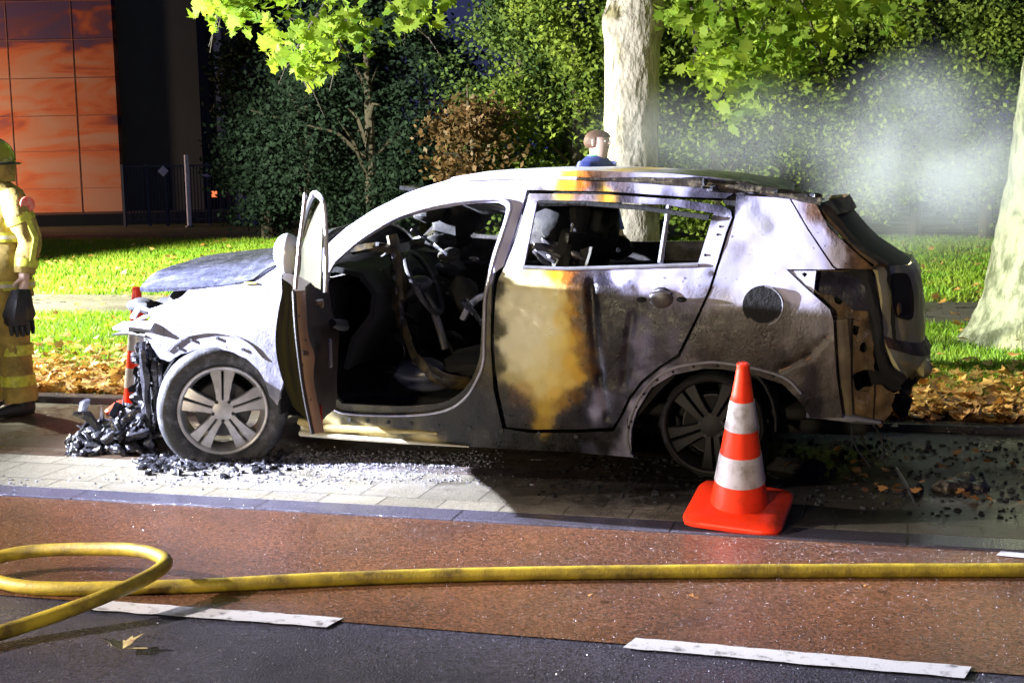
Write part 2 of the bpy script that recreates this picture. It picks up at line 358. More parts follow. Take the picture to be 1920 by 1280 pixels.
MT['litter']=mat('dry_leaf',(.46,.20,.04),.6,scale=9,col2=(.75,.52,.16),trans=.25,split=(.42,.58),detail=6)
MT['litterdark']=mat('wet_dead_leaf',(.20,.095,.03),.45,scale=4,col2=(.36,.17,.05),trans=.1)
setp(grass_field('verge_grass',70000,-11,5,9.3,13.3,.02,.055,MT['blade'],.008),'stuff','short bright green grass on the verge between kerb and path','grass')
setp(grass_field('lawn_grass',110000,-22,6,15.25,27,.02,.07,MT['blade'],.014),'stuff','floodlit green lawn grass beyond the path','grass')
def litter(n,x0,x1,yc,ys,m,size,z,name,label,up=1.6,fn=None):
    P=np.stack([RNG.uniform(x0,x1,n),yc+np.abs(RNG.normal(0,ys,n)),z+RNG.uniform(0,.05,n)],1)
    if fn: P=P[fn(P)]
    V=leaves(P,size,LOBE,up,curl=.35); return setp(np_mesh(name,V,len(LOBE),m),'stuff',label,'fallen leaves')
litter(11000,-11,4.5,8.36,.9,MT['litter'],.085,.03,'fallen_leaves','dry orange and yellow leaves piled along the back kerb')
litter(3200,-4,4.5,8.3,.35,MT['litterdark'],.09,.03,'wet_leaves','dark wet brown leaves heaped against the kerb behind the car')
litter(1900,-20,6,9.5,9,MT['litter'],.09,.06,'scattered_leaves','scattered yellow leaves lying over the lawn and verge',fn=lambda P:(P[:,1]<27))
litter(220,-.6,3.5,6.5,.9,MT['litterdark'],.045,.012,'bay_litter','small wet dead leaves and twigs on the parking bay bricks',fn=lambda P:P[:,1]<8.1)

# ================================================================== TREES
MT['bark']=mat('plane_bark',(.40,.36,.26),.85,scale=6,col2=(.17,.15,.09),bump=.05,bscale=16,split=(.46,.62),stretch=(1,1,.55),detail=6)
MT['bark_green']=mat('mossy_bark',(.33,.34,.16),.85,scale=8,col2=(.11,.12,.04),bump=.05,bscale=14,split=(.45,.6),stretch=(1,1,.5),detail=7)
MT['planeleaf']=mat('plane_leaf',(.33,.43,.045),.65,spec=.25,scale=3,col2=(.14,.26,.02),trans=.45)
MT['twig']=mat('twig',(.06,.05,.035),.8)
def trunk_mesh(path, radii, name, parent, bump=.03, mt='bark'):
    mb=MB(); mb.loft(path, radii, n=40, ref=(1,0,0), cap=True)
    mb.v=[tuple(Vector(v)*1) for v in mb.v]
    out=[]
    for v in mb.v:
        v=Vector(v); c=Vector((path[0][0],path[0][1],v.z)); d=(v-c); d.z=0
        if d.length>1e-4: v+=d.normalized()*(bump*noise.noise(Vector((v.x*3,v.y*3,v.z*1.3)))+bump*.35*noise.noise(v*11))
        out.append(tuple(v))
    mb.v=out
    return mb.build(name, MT[mt], parent, ang=80)
def interp(path, n):
    """Catmull-Rom densify a list of (x,y,z,r)"""
    out=[]; P=[np.array(p,float) for p in path]; P=[2*P[0]-P[1]]+P+[2*P[-1]-P[-2]]
    for i in range(1,len(P)-2):
        for k in range(n):
            t=k/n; a,b,c,d=P[i-1:i+3]
            out.append(.5*((2*b)+(-a+c)*t+(2*a-5*b+4*c-d)*t*t+(-a+3*b-3*c+d)*t**3))
    out.append(P[-2]); return out
def clumps(centers, per, spread, rng=RNG):
    C_=np.repeat(np.array(centers),per,axis=0); return C_+rng.normal(0,1,C_.shape)*np.array(spread)
def hang_region(poly, D0, D1, n, seed):
    """points inside an image-measured outline of a drooping bough, spread through real depth"""
    rr=random.Random(seed); out=[]; xs=[p[0] for p in poly]; ys=[p[1] for p in poly]
    def ins(x,y):
        c=False; j=len(poly)-1
        for i in range(len(poly)):
            xi,yi=poly[i]; xj,yj=poly[j]
            if (yi>y)!=(yj>y) and x<(xj-xi)*(y-yi)/(yj-yi)+xi: c=not c
            j=i
        return c
    while len(out)<n:
        x=rr.uniform(min(xs),max(xs)); y=rr.uniform(min(ys),max(ys))
        if ins(x,y) and noise.noise(Vector((x/55.,y/45.,seed*3.1)))>-.12:
            D=rr.uniform(D0,D1); d=ray(x,y); out.append(tuple(CAM+d*(D/d.dot(_fh))))
    return out
# plane tree behind the car
b1=gpos(1188,12.2); t1=empty('plane_tree',b1,'pale barked plane tree standing upright right behind the burnt car roof','tree','plane trees in the verge')
path=interp([(b1.x+.02,b1.y,-.05,.34),(b1.x+.01,b1.y,.5,.25),(b1.x+.0,b1.y,1.2,.245),(b1.x-.0,b1.y,1.9,.25),(b1.x+.02,b1.y,2.5,.235),(b1.x+.03,b1.y,2.75,.262),(b1.x+.06,b1.y,3.1,.225),(b1.x+.1,b1.y,4.6,.2)],8)
trunk_mesh([p[:3] for p in path],[p[3] for p in path],'trunk',t1)
polyL=[(385,-260),(392,50),(420,62),(450,30),(500,60),(522,110),(530,150),(572,168),(600,120),(625,70),(655,125),(690,95),(715,60),(760,85),(800,40),(835,10),(900,-60),(1000,-260)]
polyR=[(1250,-260),(1255,150),(1300,120),(1340,170),(1392,215),(1430,180),(1470,120),(1530,178),(1560,90),(1600,70),(1640,20),(1690,40),(1722,30),(1740,-60),(1750,-260)]
cl=hang_region(polyL,11.2,12.9,230,3); cr=hang_region(polyR,11.2,12.9,260,4)
top=[(b1.x+RNG.normal(0,1.9),b1.y+RNG.normal(0,1.5),4.3+abs(RNG.normal(0,1.6))) for _ in range(260)]
P=np.concatenate([clumps(cl,11,(.085,.12,.065)),clumps(cr,11,(.085,.14,.075)),clumps(top,14,(.2,.2,.15))])
np_mesh('crown',leaves(P,.112,LOBE,.5,curl=.35),len(LOBE),MT['planeleaf'],t1)
mb=MB(); top_=Vector((b1.x+.1,b1.y,4.5))
rr=random.Random(5)
for k,(x,y,D) in enumerate([(570,150,12.2),(655,110,12),(430,30,12.6),(780,60,11.9),(1395,190,12.0),(1530,150,12.4),(1640,30,12.2),(1300,120,12.1),(1700,20,12.3),(560,60,12.5),(1470,60,11.8),(1350,40,12.5)]):
    e=CAM+ray(x,y)*(D/ray(x,y).dot(_fh)); m_=top_.lerp(e,.55)+Vector((0,0,.9)); q=interp([(*top_,.05),(*m_,.03),(*(e+Vector((0,0,.35))),.012),(*e,.004)],7)
    mb.loft([p[:3] for p in q],[max(.003,p[3]) for p in q],n=6)
    for s in range(5):
        a=Vector(q[int(len(q)*rr.uniform(.55,.95))][:3]); b_=a+Vector((rr.uniform(-.3,.3),rr.uniform(-.3,.3),rr.uniform(-.4,-.05))); mb.loft([a,a.lerp(b_,.5)+Vector((0,0,.04)),b_],[.008,.006,.003],n=5)
mb.build('branch',MT['twig'],t1)
# plane tree at right
b2=gpos(1972,11.35); t2=empty('plane_tree',b2,'thick mottled plane tree with flared base at the right edge','tree','plane trees in the verge')
path=interp([(b2.x,b2.y,-.05,.78),(b2.x,b2.y,.10,.66),(b2.x,b2.y,.35,.53),(b2.x+.02,b2.y,.8,.44),(b2.x+.05,b2.y,1.4,.37),(b2.x+.09,b2.y,2.1,.33),(b2.x+.14,b2.y,3.2,.3),(b2.x+.2,b2.y,4.8,.26)],8)
trunk_mesh([p[:3] for p in path],[p[3] for p in path],'trunk',t2,.05,'bark_green')
top=[(b2.x+RNG.normal(0,1.5),b2.y+RNG.normal(0,1.4),4.3+abs(RNG.normal(0,1.5))) for _ in range(200)]
np_mesh('crown',leaves(clumps(top,14,(.2,.2,.15)),.125,LOBE,.9,curl=.25),len(LOBE),MT['planeleaf'],t2)

# background shrubs and trees
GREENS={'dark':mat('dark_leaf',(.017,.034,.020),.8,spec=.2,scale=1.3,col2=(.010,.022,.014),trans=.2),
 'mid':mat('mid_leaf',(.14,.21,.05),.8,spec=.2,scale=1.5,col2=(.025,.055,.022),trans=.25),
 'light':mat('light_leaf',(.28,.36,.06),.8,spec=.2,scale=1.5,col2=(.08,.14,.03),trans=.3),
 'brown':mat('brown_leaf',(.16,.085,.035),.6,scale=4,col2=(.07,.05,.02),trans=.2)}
def bush(px,D,w,h,kind,label,n=8000,leaf=.10,zb=.1,droop=0,group='trees and shrubs behind the lawn',name='broadleaf_tree',seed=1):
    b=gpos(px,D); t=empty(name,b,label,'tree' if 'tree' in name else 'shrub',group); rg=np.random.default_rng(seed)
    nc=max(20,n//26); cs=[]
    while len(cs)<nc:
        u=rg.uniform(-1,1,3); r=np.linalg.norm(u)
        if r>1 or r<.45: continue
        if noise.noise(Vector((u[0]*2.3+seed,u[1]*2.3,u[2]*2.6)))<.09: continue
        prof=(1-.25*max(0,u[2])) 
        cs.append((b.x+u[0]*w*prof,b.y+u[1]*w*.75*prof,zb+(u[2]*.5+.5)*(h-zb)))
    P=clumps(cs,46,(.21,.21,.12),rg); P[:,2]=np.maximum(P[:,2],.05)
    np_mesh('crown',leaves(P,leaf,RH,.5,rg),4,GREENS[kind],t)
    mb=MB(); mb.loft([(b.x,b.y,-.05),(b.x+.05,b.y,h*.4),(b.x,b.y,h*.8)],[.13,.1,.03],n=8)
    for k in range(9):
        a=Vector((b.x,b.y,h*rg.uniform(.1,.6))); e=a+Vector((rg.uniform(-w,w)*.7,rg.uniform(-w,w)*.5,rg.uniform(.3,1.3))); mb.loft([a,a.lerp(e,.5)+Vector((0,0,.2)),e],[.05,.035,.012],n=6)
    mb.build('trunk',MT['twig'],t); return t
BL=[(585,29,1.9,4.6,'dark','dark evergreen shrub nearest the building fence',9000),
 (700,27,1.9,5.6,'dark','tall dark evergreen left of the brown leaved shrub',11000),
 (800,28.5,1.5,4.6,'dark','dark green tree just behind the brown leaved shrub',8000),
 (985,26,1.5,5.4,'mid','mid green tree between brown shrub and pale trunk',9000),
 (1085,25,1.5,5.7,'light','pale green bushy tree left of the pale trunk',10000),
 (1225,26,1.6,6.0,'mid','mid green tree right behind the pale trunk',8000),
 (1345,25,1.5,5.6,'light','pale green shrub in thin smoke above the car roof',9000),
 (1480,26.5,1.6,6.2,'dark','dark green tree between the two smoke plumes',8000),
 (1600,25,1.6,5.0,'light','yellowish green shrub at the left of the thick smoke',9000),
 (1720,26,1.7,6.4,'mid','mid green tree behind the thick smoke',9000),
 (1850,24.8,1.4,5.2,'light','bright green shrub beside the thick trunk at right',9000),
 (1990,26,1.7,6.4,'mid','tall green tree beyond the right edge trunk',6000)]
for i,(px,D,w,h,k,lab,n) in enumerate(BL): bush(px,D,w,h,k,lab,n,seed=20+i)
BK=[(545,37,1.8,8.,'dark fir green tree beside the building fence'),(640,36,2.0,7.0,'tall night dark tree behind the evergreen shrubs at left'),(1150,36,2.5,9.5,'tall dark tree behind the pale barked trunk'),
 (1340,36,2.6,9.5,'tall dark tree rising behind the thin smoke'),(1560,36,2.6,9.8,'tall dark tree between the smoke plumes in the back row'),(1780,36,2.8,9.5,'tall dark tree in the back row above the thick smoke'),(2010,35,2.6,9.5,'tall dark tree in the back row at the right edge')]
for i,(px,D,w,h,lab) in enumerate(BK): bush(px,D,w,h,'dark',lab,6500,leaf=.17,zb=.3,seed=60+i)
# feathery evergreen boughs reaching left, belonging to the nearest shrub
sh=bush(505,30,1.1,3.2,'dark','low feathery shrub reaching towards the dark fence',3500,leaf=.11,name='feathery_shrub',seed=90)
bs=bush(888,24.2,.72,2.7,'brown','shrub with dry brown leaves between the dark evergreens',1300,leaf=.12,zb=1.0,name='brown_shrub',seed=91)

# ================================================================== BUILDING
# front plane at forward distance DB, facing the camera
DB=41.
def bp(px,py,D=DB): d=ray(px,py); return CAM+d*(D/d.dot(_fh))
def wallmat():
    m=bpy.data.materials.new('streaked_cladding'); m.use_nodes=True; nt=m.node_tree; b=nt.nodes['Principled BSDF']; L=nt.links.new
    tc=nd(nt,'ShaderNodeTexCoord'); mp=nd(nt,'ShaderNodeMapping'); mp.inputs['Scale'].default_value=(.35,.35,1.3); L(tc.outputs['Object'],mp.inputs[0])
    n=nd(nt,'ShaderNodeTexNoise'); n.inputs['Scale'].default_value=1.1; n.inputs['Detail'].default_value=6; n.inputs['Distortion'].default_value=.8; L(mp.outputs[0],n.inputs[0])
    sx=nd(nt,'ShaderNodeSeparateXYZ'); L(tc.outputs['Object'],sx.inputs[0])
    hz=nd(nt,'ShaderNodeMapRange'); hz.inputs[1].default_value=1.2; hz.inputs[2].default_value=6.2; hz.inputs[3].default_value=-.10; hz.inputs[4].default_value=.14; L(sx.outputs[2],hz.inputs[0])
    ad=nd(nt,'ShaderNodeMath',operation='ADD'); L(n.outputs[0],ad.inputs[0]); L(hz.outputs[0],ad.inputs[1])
    cr=nd(nt,'ShaderNodeValToRGB'); e=cr.color_ramp.elements; e[0].position=.36; e[0].color=(.52,.26,.17,1); e[1].position=.72; e[1].color=(.10,.05,.13,1)  # orange low down, darker purple streaks towards the top
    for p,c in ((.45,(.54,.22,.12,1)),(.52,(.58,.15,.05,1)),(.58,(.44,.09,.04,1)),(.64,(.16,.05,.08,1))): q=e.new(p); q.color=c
    L(ad.outputs[0],cr.inputs[0]); L(cr.outputs[0],b.inputs['Base Color']); b.inputs['Roughness'].default_value=.7; return m
MT['wall']=wallmat()
MT['darkclad']=mat('dark_cladding',(.03,.036,.045),.6,scale=.5)
MT['joint']=mat('panel_joint',(.36,.15,.10),.8)
MT['greyclad']=mat('grey_cladding',(.11,.11,.15),.7,scale=.6)
MT['fence']=mat('fence_metal',(.035,.05,.10),.5)
MT['pale']=mat('pale_post',(.60,.62,.90),.6)
MT['bluep']=mat('blue_panel',(.05,.06,.30),.5)
bb=bp(120,412); bb.z=0
bld=empty('building',bb,'large dark building with orange lit streaked cladding wall at left','building')
def quadbox(x0,x1,z0,z1,D,depth,name,m,par):
    a=(x0-960)/FPX*D; b=(x1-960)/FPX*D
    mb=MB(); vs=[]
    for s,dd in ((a,D),(b,D),(b,D+depth),(a,D+depth)):
        v=_fh*dd+_rh*s
        vs+= [(v.x,v.y,z0),(v.x,v.y,z1)]
    mb.add(vs,[(0,2,3,1),(2,4,5,3),(4,6,7,5),(6,0,1,7),(1,3,5,7),(0,6,4,2)])
    return mb.build(name,m,par,smooth=False)
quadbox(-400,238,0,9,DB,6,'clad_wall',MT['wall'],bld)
quadbox(238,392,0,9,DB+.4,6,'dark_wall',MT['darkclad'],bld)
quadbox(392,640,0,8,DB+2.5,6,'grey_wall',MT['greyclad'],bld)
for x in (-120,42,162): quadbox(x,x+1.3,.05,8.9,DB-.012,.03,'panel_joint',MT['joint'],bld)
for z in (1.02,2.1,3.12,4.2,5.3,6.4): quadbox(-400,237,z,z+.018,DB-.010,.03,'panel_joint',MT['joint'],bld)
quadbox(422,436,2.2,8,DB+2.0,.15,'downpipe',MT['pale'],bld)
for z in (4.2,5.6): quadbox(392,640,z,z+.05,DB+2.45,.1,'panel_joint',MT['joint'],bld)
quadbox(-400,500,.02,.34,DB-2.3,2.2,'plinth',MT['darkclad'],bld)
fn=empty('metal_fence',gpos(370,37),'dark metal fence in front of the black building wall','fence')
mb=MB()
for x in range(242,500,6):
    p=gpos(x,37.2); mb.box((p.x,p.y,.85),(.02,.02,1.5))
mb.build('railing',MT['fence'],fn,smooth=False)
mb=MB()
for z in (.2,1.62): 
    a=gpos(242,37.2); b=gpos(498,37.2); mb.loft([(a.x,a.y,z),(b.x,b.y,z)],.025,n=6)
mb.build('rail',MT['fence'],fn)
for x in (242,288,322,400,440,498):
    p=gpos(x,37.2); MB().box((p.x,p.y,.86),(.07,.07,1.65)).build('post',MT['fence'],fn,smooth=False)
def board(name,px,py,D,w,h,m,label,cat,ang=0,emit=0):
    c=bp(px,py,D); rot=Matrix.Rotation(_a,3,'Z')@Matrix.Rotation(R(ang),3,'Y')
    o=MB().box((0,0,0),(w,.03,h),rot).build(name,m,smooth=False,bevel=.004); o.location=c; return setp(o,None,label,cat)
board('warning_sign',306,321,36.9,.2,.2,MT['pale'],'pale diamond shaped sign on the dark fence','sign',45)
board('sign_plate',388,329,36.9,.24,.07,mat('pale_plate',(.30,.28,.6),.5),'small pale lilac plate on the dark fence right of the post','sign')
board('lit_notice',402,364,36.9,.14,.16,mat('lit_orange_notice',(1,.22,.08),.5,emit=1.2),'small glowing orange notice low on the dark fence','sign')
p=gpos(362,36.5); g=empty('marker_post',p,'pale bluish upright post in front of the dark fence','post')
MB().loft([(p.x,p.y,0),(p.x,p.y,1.9)],.06,n=12).build('pole',MT['pale'],g); MB().loft([(p.x,p.y,0),(p.x,p.y,.06)],.11,n=12).build('base',MT['fence'],g)
p=gpos(465,36.6); g=empty('blue_container',p,'blue metal container between the dark fence and feathery shrub','container')
quadbox(450,486,.05,1.45,36.4,.6,'container_body',MT['bluep'],g); quadbox(448,488,1.45,1.52,36.35,.7,'lid',MT['fence'],g)
quadbox(456,463,.2,1.3,36.385,.02,'side_rib',MT['pale'],g)
lp=bp(497,285,36); o=MB().ball(lp,.09).build('small_lamp',mat('lamp_glow',(1,1,.85),.5,emit=14)); setp(o,None,'small bright white lamp shining through the evergreen branches','lamp')
#CAR
# ================================================================== BURNT CAR
car=empty('burnt_car',(-2.3,YC,0),'white estate car burnt out at the rear with its front door open','car')
# scorch map: (image x, image y, albedo) measured on the side of the body, blended between; the open door's shade is in the tones too
W_=(.60,.60,.66); CP=[
 (300,600,(.25,.25,.29)),(400,600,(.27,.27,.31)),(480,560,(.28,.28,.32)),(420,640,(.27,.27,.33)),(310,650,(.25,.25,.30)),(500,700,(.24,.24,.28)),(350,580,(.25,.25,.29)),
 (620,450,W_),(700,400,W_),(800,355,W_),(900,340,W_),(985,340,W_),(1030,335,(.8,.78,.6)),
 (1060,345,(.78,.45,.03)),(1090,350,(.55,.17,.01)),(1112,352,(.05,.03,.03)),(1150,355,(.15,.14,.17)),(1215,352,(.42,.41,.52)),(1270,352,(.40,.39,.5)),(1310,365,(.12,.11,.13)),(1350,375,(.06,.06,.07)),
 (640,490,(.3,.28,.27)),(700,440,(.42,.38,.36)),(800,392,(.38,.38,.45)),(900,372,(.40,.40,.52)),(960,375,(.62,.62,.72)),(960,430,(.66,.66,.78)),(920,510,(.66,.66,.78)),(940,495,(.6,.6,.72)),
 (990,400,(.38,.36,.48)),(965,470,(.45,.43,.58)),(975,490,(.5,.48,.58)),
 (918,545,(.10,.09,.04)),(918,600,(.09,.08,.035)),(916,660,(.08,.07,.03)),(912,720,(.06,.05,.03)),(905,760,(.035,.03,.02)),(870,785,(.035,.03,.02)),(905,600,(.22,.21,.18)),(904,660,(.2,.19,.15)),(930,760,(.05,.045,.035)),(960,790,(.04,.035,.03)),
 (640,775,(.20,.17,.10)),(700,790,(.15,.13,.06)),(650,790,(.14,.12,.06)),(760,795,(.07,.06,.035)),(820,795,(.035,.03,.02)),(620,800,(.6,.52,.25)),(700,810,(.62,.52,.22)),(800,805,(.06,.05,.03)),(800,822,(.55,.45,.2)),(900,815,(.09,.08,.06)),(1000,830,(.05,.05,.05)),(1100,840,(.12,.12,.14)),(1170,850,(.25,.24,.3)),(580,800,(.6,.56,.42)),
 (1010,368,(.25,.22,.25)),(1100,370,(.25,.2,.22)),(1143,366,(.7,.4,.03)),(1170,370,(.10,.09,.1)),(1250,376,(.2,.19,.24)),(1330,385,(.14,.13,.15)),
 (950,512,(.72,.70,.42)),(1000,512,(.70,.58,.2)),(1040,514,(.72,.36,.02)),(1065,516,(.5,.16,.02)),(1082,520,(.08,.05,.04)),(1110,520,(.10,.09,.1)),(1160,520,(.48,.46,.6)),(1230,522,(.52,.50,.66)),(1310,515,(.38,.37,.46)),(1270,530,(.45,.43,.56)),(1200,535,(.42,.4,.52)),
 (934,540,(.10,.09,.02)),(932,620,(.12,.10,.02)),(936,690,(.10,.085,.02)),(944,740,(.07,.05,.02)),(955,790,(.03,.025,.02)),
 (965,560,(.80,.76,.48)),(1000,600,(.90,.86,.56)),(1040,560,(.90,.82,.38)),(1040,640,(.90,.78,.30)),(990,680,(.88,.82,.48)),(970,620,(.88,.84,.55)),(1020,530,(.85,.78,.34)),(1055,600,(.90,.70,.18)),(1068,570,(.70,.44,.04)),(1072,640,(.72,.46,.04)),(1080,545,(.25,.10,.01)),(1084,600,(.22,.08,.01)),(1090,650,(.38,.19,.02)),(1100,690,(.36,.18,.02)),(1085,700,(.66,.38,.03)),(1060,710,(.78,.56,.12)),(1010,720,(.76,.62,.22)),(1040,680,(.80,.66,.26)),(960,700,(.45,.38,.14)),(1080,740,(.34,.17,.02)),(1050,755,(.45,.25,.03)),(1020,765,(.55,.36,.05)),(1018,795,(.42,.26,.03)),(975,745,(.20,.10,.04)),(985,775,(.09,.07,.07)),(1060,790,(.07,.06,.07)),(1100,780,(.06,.055,.07)),
 (1098,560,(.03,.025,.025)),(1102,620,(.03,.027,.03)),(1118,600,(.06,.055,.06)),(1120,680,(.05,.045,.05)),(1140,560,(.07,.06,.06)),(1150,640,(.05,.048,.055)),(1180,600,(.09,.08,.09)),(1205,640,(.26,.25,.34)),(1198,700,(.22,.21,.3)),(1170,690,(.07,.065,.08)),(1140,740,(.16,.155,.2)),(1120,775,(.34,.33,.42)),(1128,745,(.26,.25,.32)),(1160,760,(.08,.07,.09)),(1240,600,(.10,.09,.1)),(1260,640,(.12,.11,.14)),(1225,660,(.09,.085,.11)),(1290,580,(.16,.15,.17)),(1310,560,(.2,.19,.23)),(1250,560,(.16,.15,.17)),
 (1400,400,(.50,.49,.60)),(1440,380,(.56,.55,.7)),(1480,420,(.60,.59,.74)),(1420,450,(.52,.5,.6)),(1380,470,(.36,.34,.37)),(1500,480,(.56,.55,.7)),(1440,490,(.62,.61,.76)),(1370,520,(.38,.37,.44)),(1400,540,(.5,.49,.58)),(1500,540,(.58,.57,.7)),(1530,500,(.5,.48,.6)),(1380,375,(.09,.085,.1)),
 (1350,600,(.26,.22,.18)),(1330,640,(.22,.18,.14)),(1400,630,(.18,.14,.10)),(1440,620,(.12,.09,.07)),(1480,640,(.28,.24,.2)),(1530,610,(.42,.38,.38)),(1540,650,(.30,.25,.2)),(1440,660,(.10,.08,.06)),(1390,665,(.16,.13,.10)),(1500,680,(.16,.12,.08)),(1490,720,(.20,.17,.14)),(1300,680,(.26,.24,.24)),(1240,705,(.3,.29,.34)),(1190,760,(.38,.37,.44)),(1175,820,(.34,.33,.4)),
 (1540,440,(.5,.48,.58)),(1575,480,(.42,.36,.34)),(1535,395,(.22,.12,.06)),(1560,430,(.2,.11,.05)),(1600,480,(.26,.14,.06)),(1620,497,(.32,.18,.07)),
 (1360,420,(.5,.5,.62)),(1330,480,(.55,.55,.66)),(1345,450,(.6,.6,.7)),
]
CP+=[(p,q,(.028,.025,.022)) for p,q in [(945,770),(950,800),(980,812),(1040,818),(1100,818),(1150,812),(960,830),(1030,845),(1080,846),(900,790),(880,800),(930,815),(1130,830),(860,822)]]
CP+=[(1200,575,(.05,.045,.05)),(1240,590,(.07,.06,.07)),(1290,600,(.08,.07,.08)),(1150,600,(.05,.045,.055)),(1215,700,(.10,.10,.13)),(1180,735,(.06,.055,.07)),(1105,740,(.05,.045,.055)),(1145,690,(.045,.042,.05)),(1160,560,(.08,.075,.09)),(1180,545,(.18,.17,.22)),(1130,535,(.06,.055,.06)),(1290,545,(.30,.29,.35)),(1330,560,(.3,.29,.33)),
 (1380,590,(.24,.21,.18)),(1400,600,(.20,.17,.14)),(1460,600,(.26,.22,.20)),(1470,665,(.10,.08,.06)),(1350,650,(.12,.10,.075)),(1420,680,(.08,.065,.05)),(1440,700,(.12,.10,.08)),(1320,665,(.14,.12,.10)),(1500,650,(.13,.10,.07)),(1400,430,(.62,.60,.72)),(1460,400,(.66,.64,.78)),(1430,420,(.30,.29,.30)),(1410,395,(.30,.29,.33)),(1380,430,(.55,.53,.62)),(1490,455,(.62,.6,.74)),(1400,500,(.42,.4,.44)),(1420,515,(.58,.56,.66)),(1460,520,(.60,.58,.70)),
 (1345,600,(.14,.12,.09)),(1355,570,(.30,.28,.27)),(1390,560,(.42,.40,.44))]
CP+=[(p,q,(.016,.016,.024)) for p,q in [(1105,545),(1120,580),(1110,640),(1125,700),(1140,600),(1155,660),(1170,620),(1140,720),(1180,700),(1165,580),(1108,600),(1150,560)]]
CP+=[(1198,610,(.16,.16,.24)),(1200,660,(.20,.20,.29)),(1192,720,(.15,.15,.22)),(1215,640,(.12,.12,.17)),(1240,640,(.07,.07,.09)),(1250,670,(.08,.08,.10)),(1100,760,(.04,.04,.05)),(1085,780,(.045,.042,.05)),(1140,790,(.05,.05,.065)),(1178,660,(.05,.05,.06)),(1270,600,(.08,.07,.08)),(1300,620,(.09,.08,.08)),
 (960,530,(.80,.75,.40)),(955,580,(.84,.80,.50)),(952,640,(.82,.78,.50)),(960,690,(.74,.68,.38)),(1000,640,(.92,.88,.58)),(1020,580,(.92,.87,.50)),(1030,620,(.92,.86,.48)),(1000,560,(.88,.84,.50)),(1015,660,(.92,.84,.46)),(1055,560,(.90,.74,.22)),(1058,640,(.90,.70,.16)),(1070,680,(.80,.52,.07)),(1035,710,(.86,.68,.22)),(1000,700,(.84,.74,.34)),(975,660,(.84,.78,.46)),(1040,735,(.78,.52,.10)),(985,730,(.50,.34,.10)),(1078,590,(.60,.30,.02)),(1078,560,(.42,.18,.02)),(1084,625,(.55,.28,.02)),
 (1090,580,(.05,.03,.02)),(1094,615,(.06,.035,.02)),(1104,690,(.14,.07,.02)),(1108,720,(.05,.035,.03))]
CP=[(a_,b_,(c_[0],c_[1],c_[2]*1.18)) if (a_>1090 and sum(c_)<.5) else (a_,b_,c_) for a_,b_,c_ in CP]
CP=[(a_,b_,tuple(v_*.6 for v_ in c_)) if (a_>1280 and b_>588) else (a_,b_,c_) for a_,b_,c_ in CP]  # rear quarter darkened further below the edge of the door's shadow
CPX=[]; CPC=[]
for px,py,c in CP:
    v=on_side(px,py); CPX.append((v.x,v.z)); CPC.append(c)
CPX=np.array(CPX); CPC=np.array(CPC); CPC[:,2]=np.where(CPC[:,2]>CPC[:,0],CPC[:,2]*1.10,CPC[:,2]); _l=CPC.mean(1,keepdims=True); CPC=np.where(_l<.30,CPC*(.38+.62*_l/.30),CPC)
def scorch_shade(x,z):
    s=.015
    nx=x+s*noise.noise(Vector((x*7,z*7,1)))+.011*noise.noise(Vector((x*19,z*12,4)))+.010*noise.noise(Vector((x*48,z*30,6)))
    nz=z+s*1.5*noise.noise(Vector((x*7,z*5,9)))+.014*noise.noise(Vector((x*23,z*10,7)))+.012*noise.noise(Vector((x*55,z*30,3)))
    d=(CPX[:,0]-nx)**2+(CPX[:,1]-nz)**2+.0009
    w=d**-2.7; w/=w.sum(); return w@CPC
def paint_obj(o, fn=scorch_shade):
    me=o.data; a=me.color_attributes.new('Col','FLOAT_COLOR','POINT'); cols=np.ones((len(me.vertices),4))
    for i,v in enumerate(me.vertices): cols[i,:3]=fn(v.co.x,v.co.z)
    a.data.foreach_set('color',cols.astype(np.float32).ravel())
def inpoly(x,y,poly):
    c=False; j=len(poly)-1
    for i in range(len(poly)):
        xi,yi=poly[i]; xj,yj=poly[j]
        if (yi>y)!=(yj>y) and x<(xj-xi)*(y-yi)/(yj-yi)+xi: c=not c
        j=i
    return c
def rounded(poly,k=2):
    for _ in range(k):
        out=[]
        for i in range(len(poly)):
            a=poly[i]; b=poly[(i+1)%len(poly)]
            out+= [(a[0]*.82+b[0]*.18,a[1]*.82+b[1]*.18),(a[0]*.18+b[0]*.82,a[1]*.18+b[1]*.82)]
        poly=out
    return poly
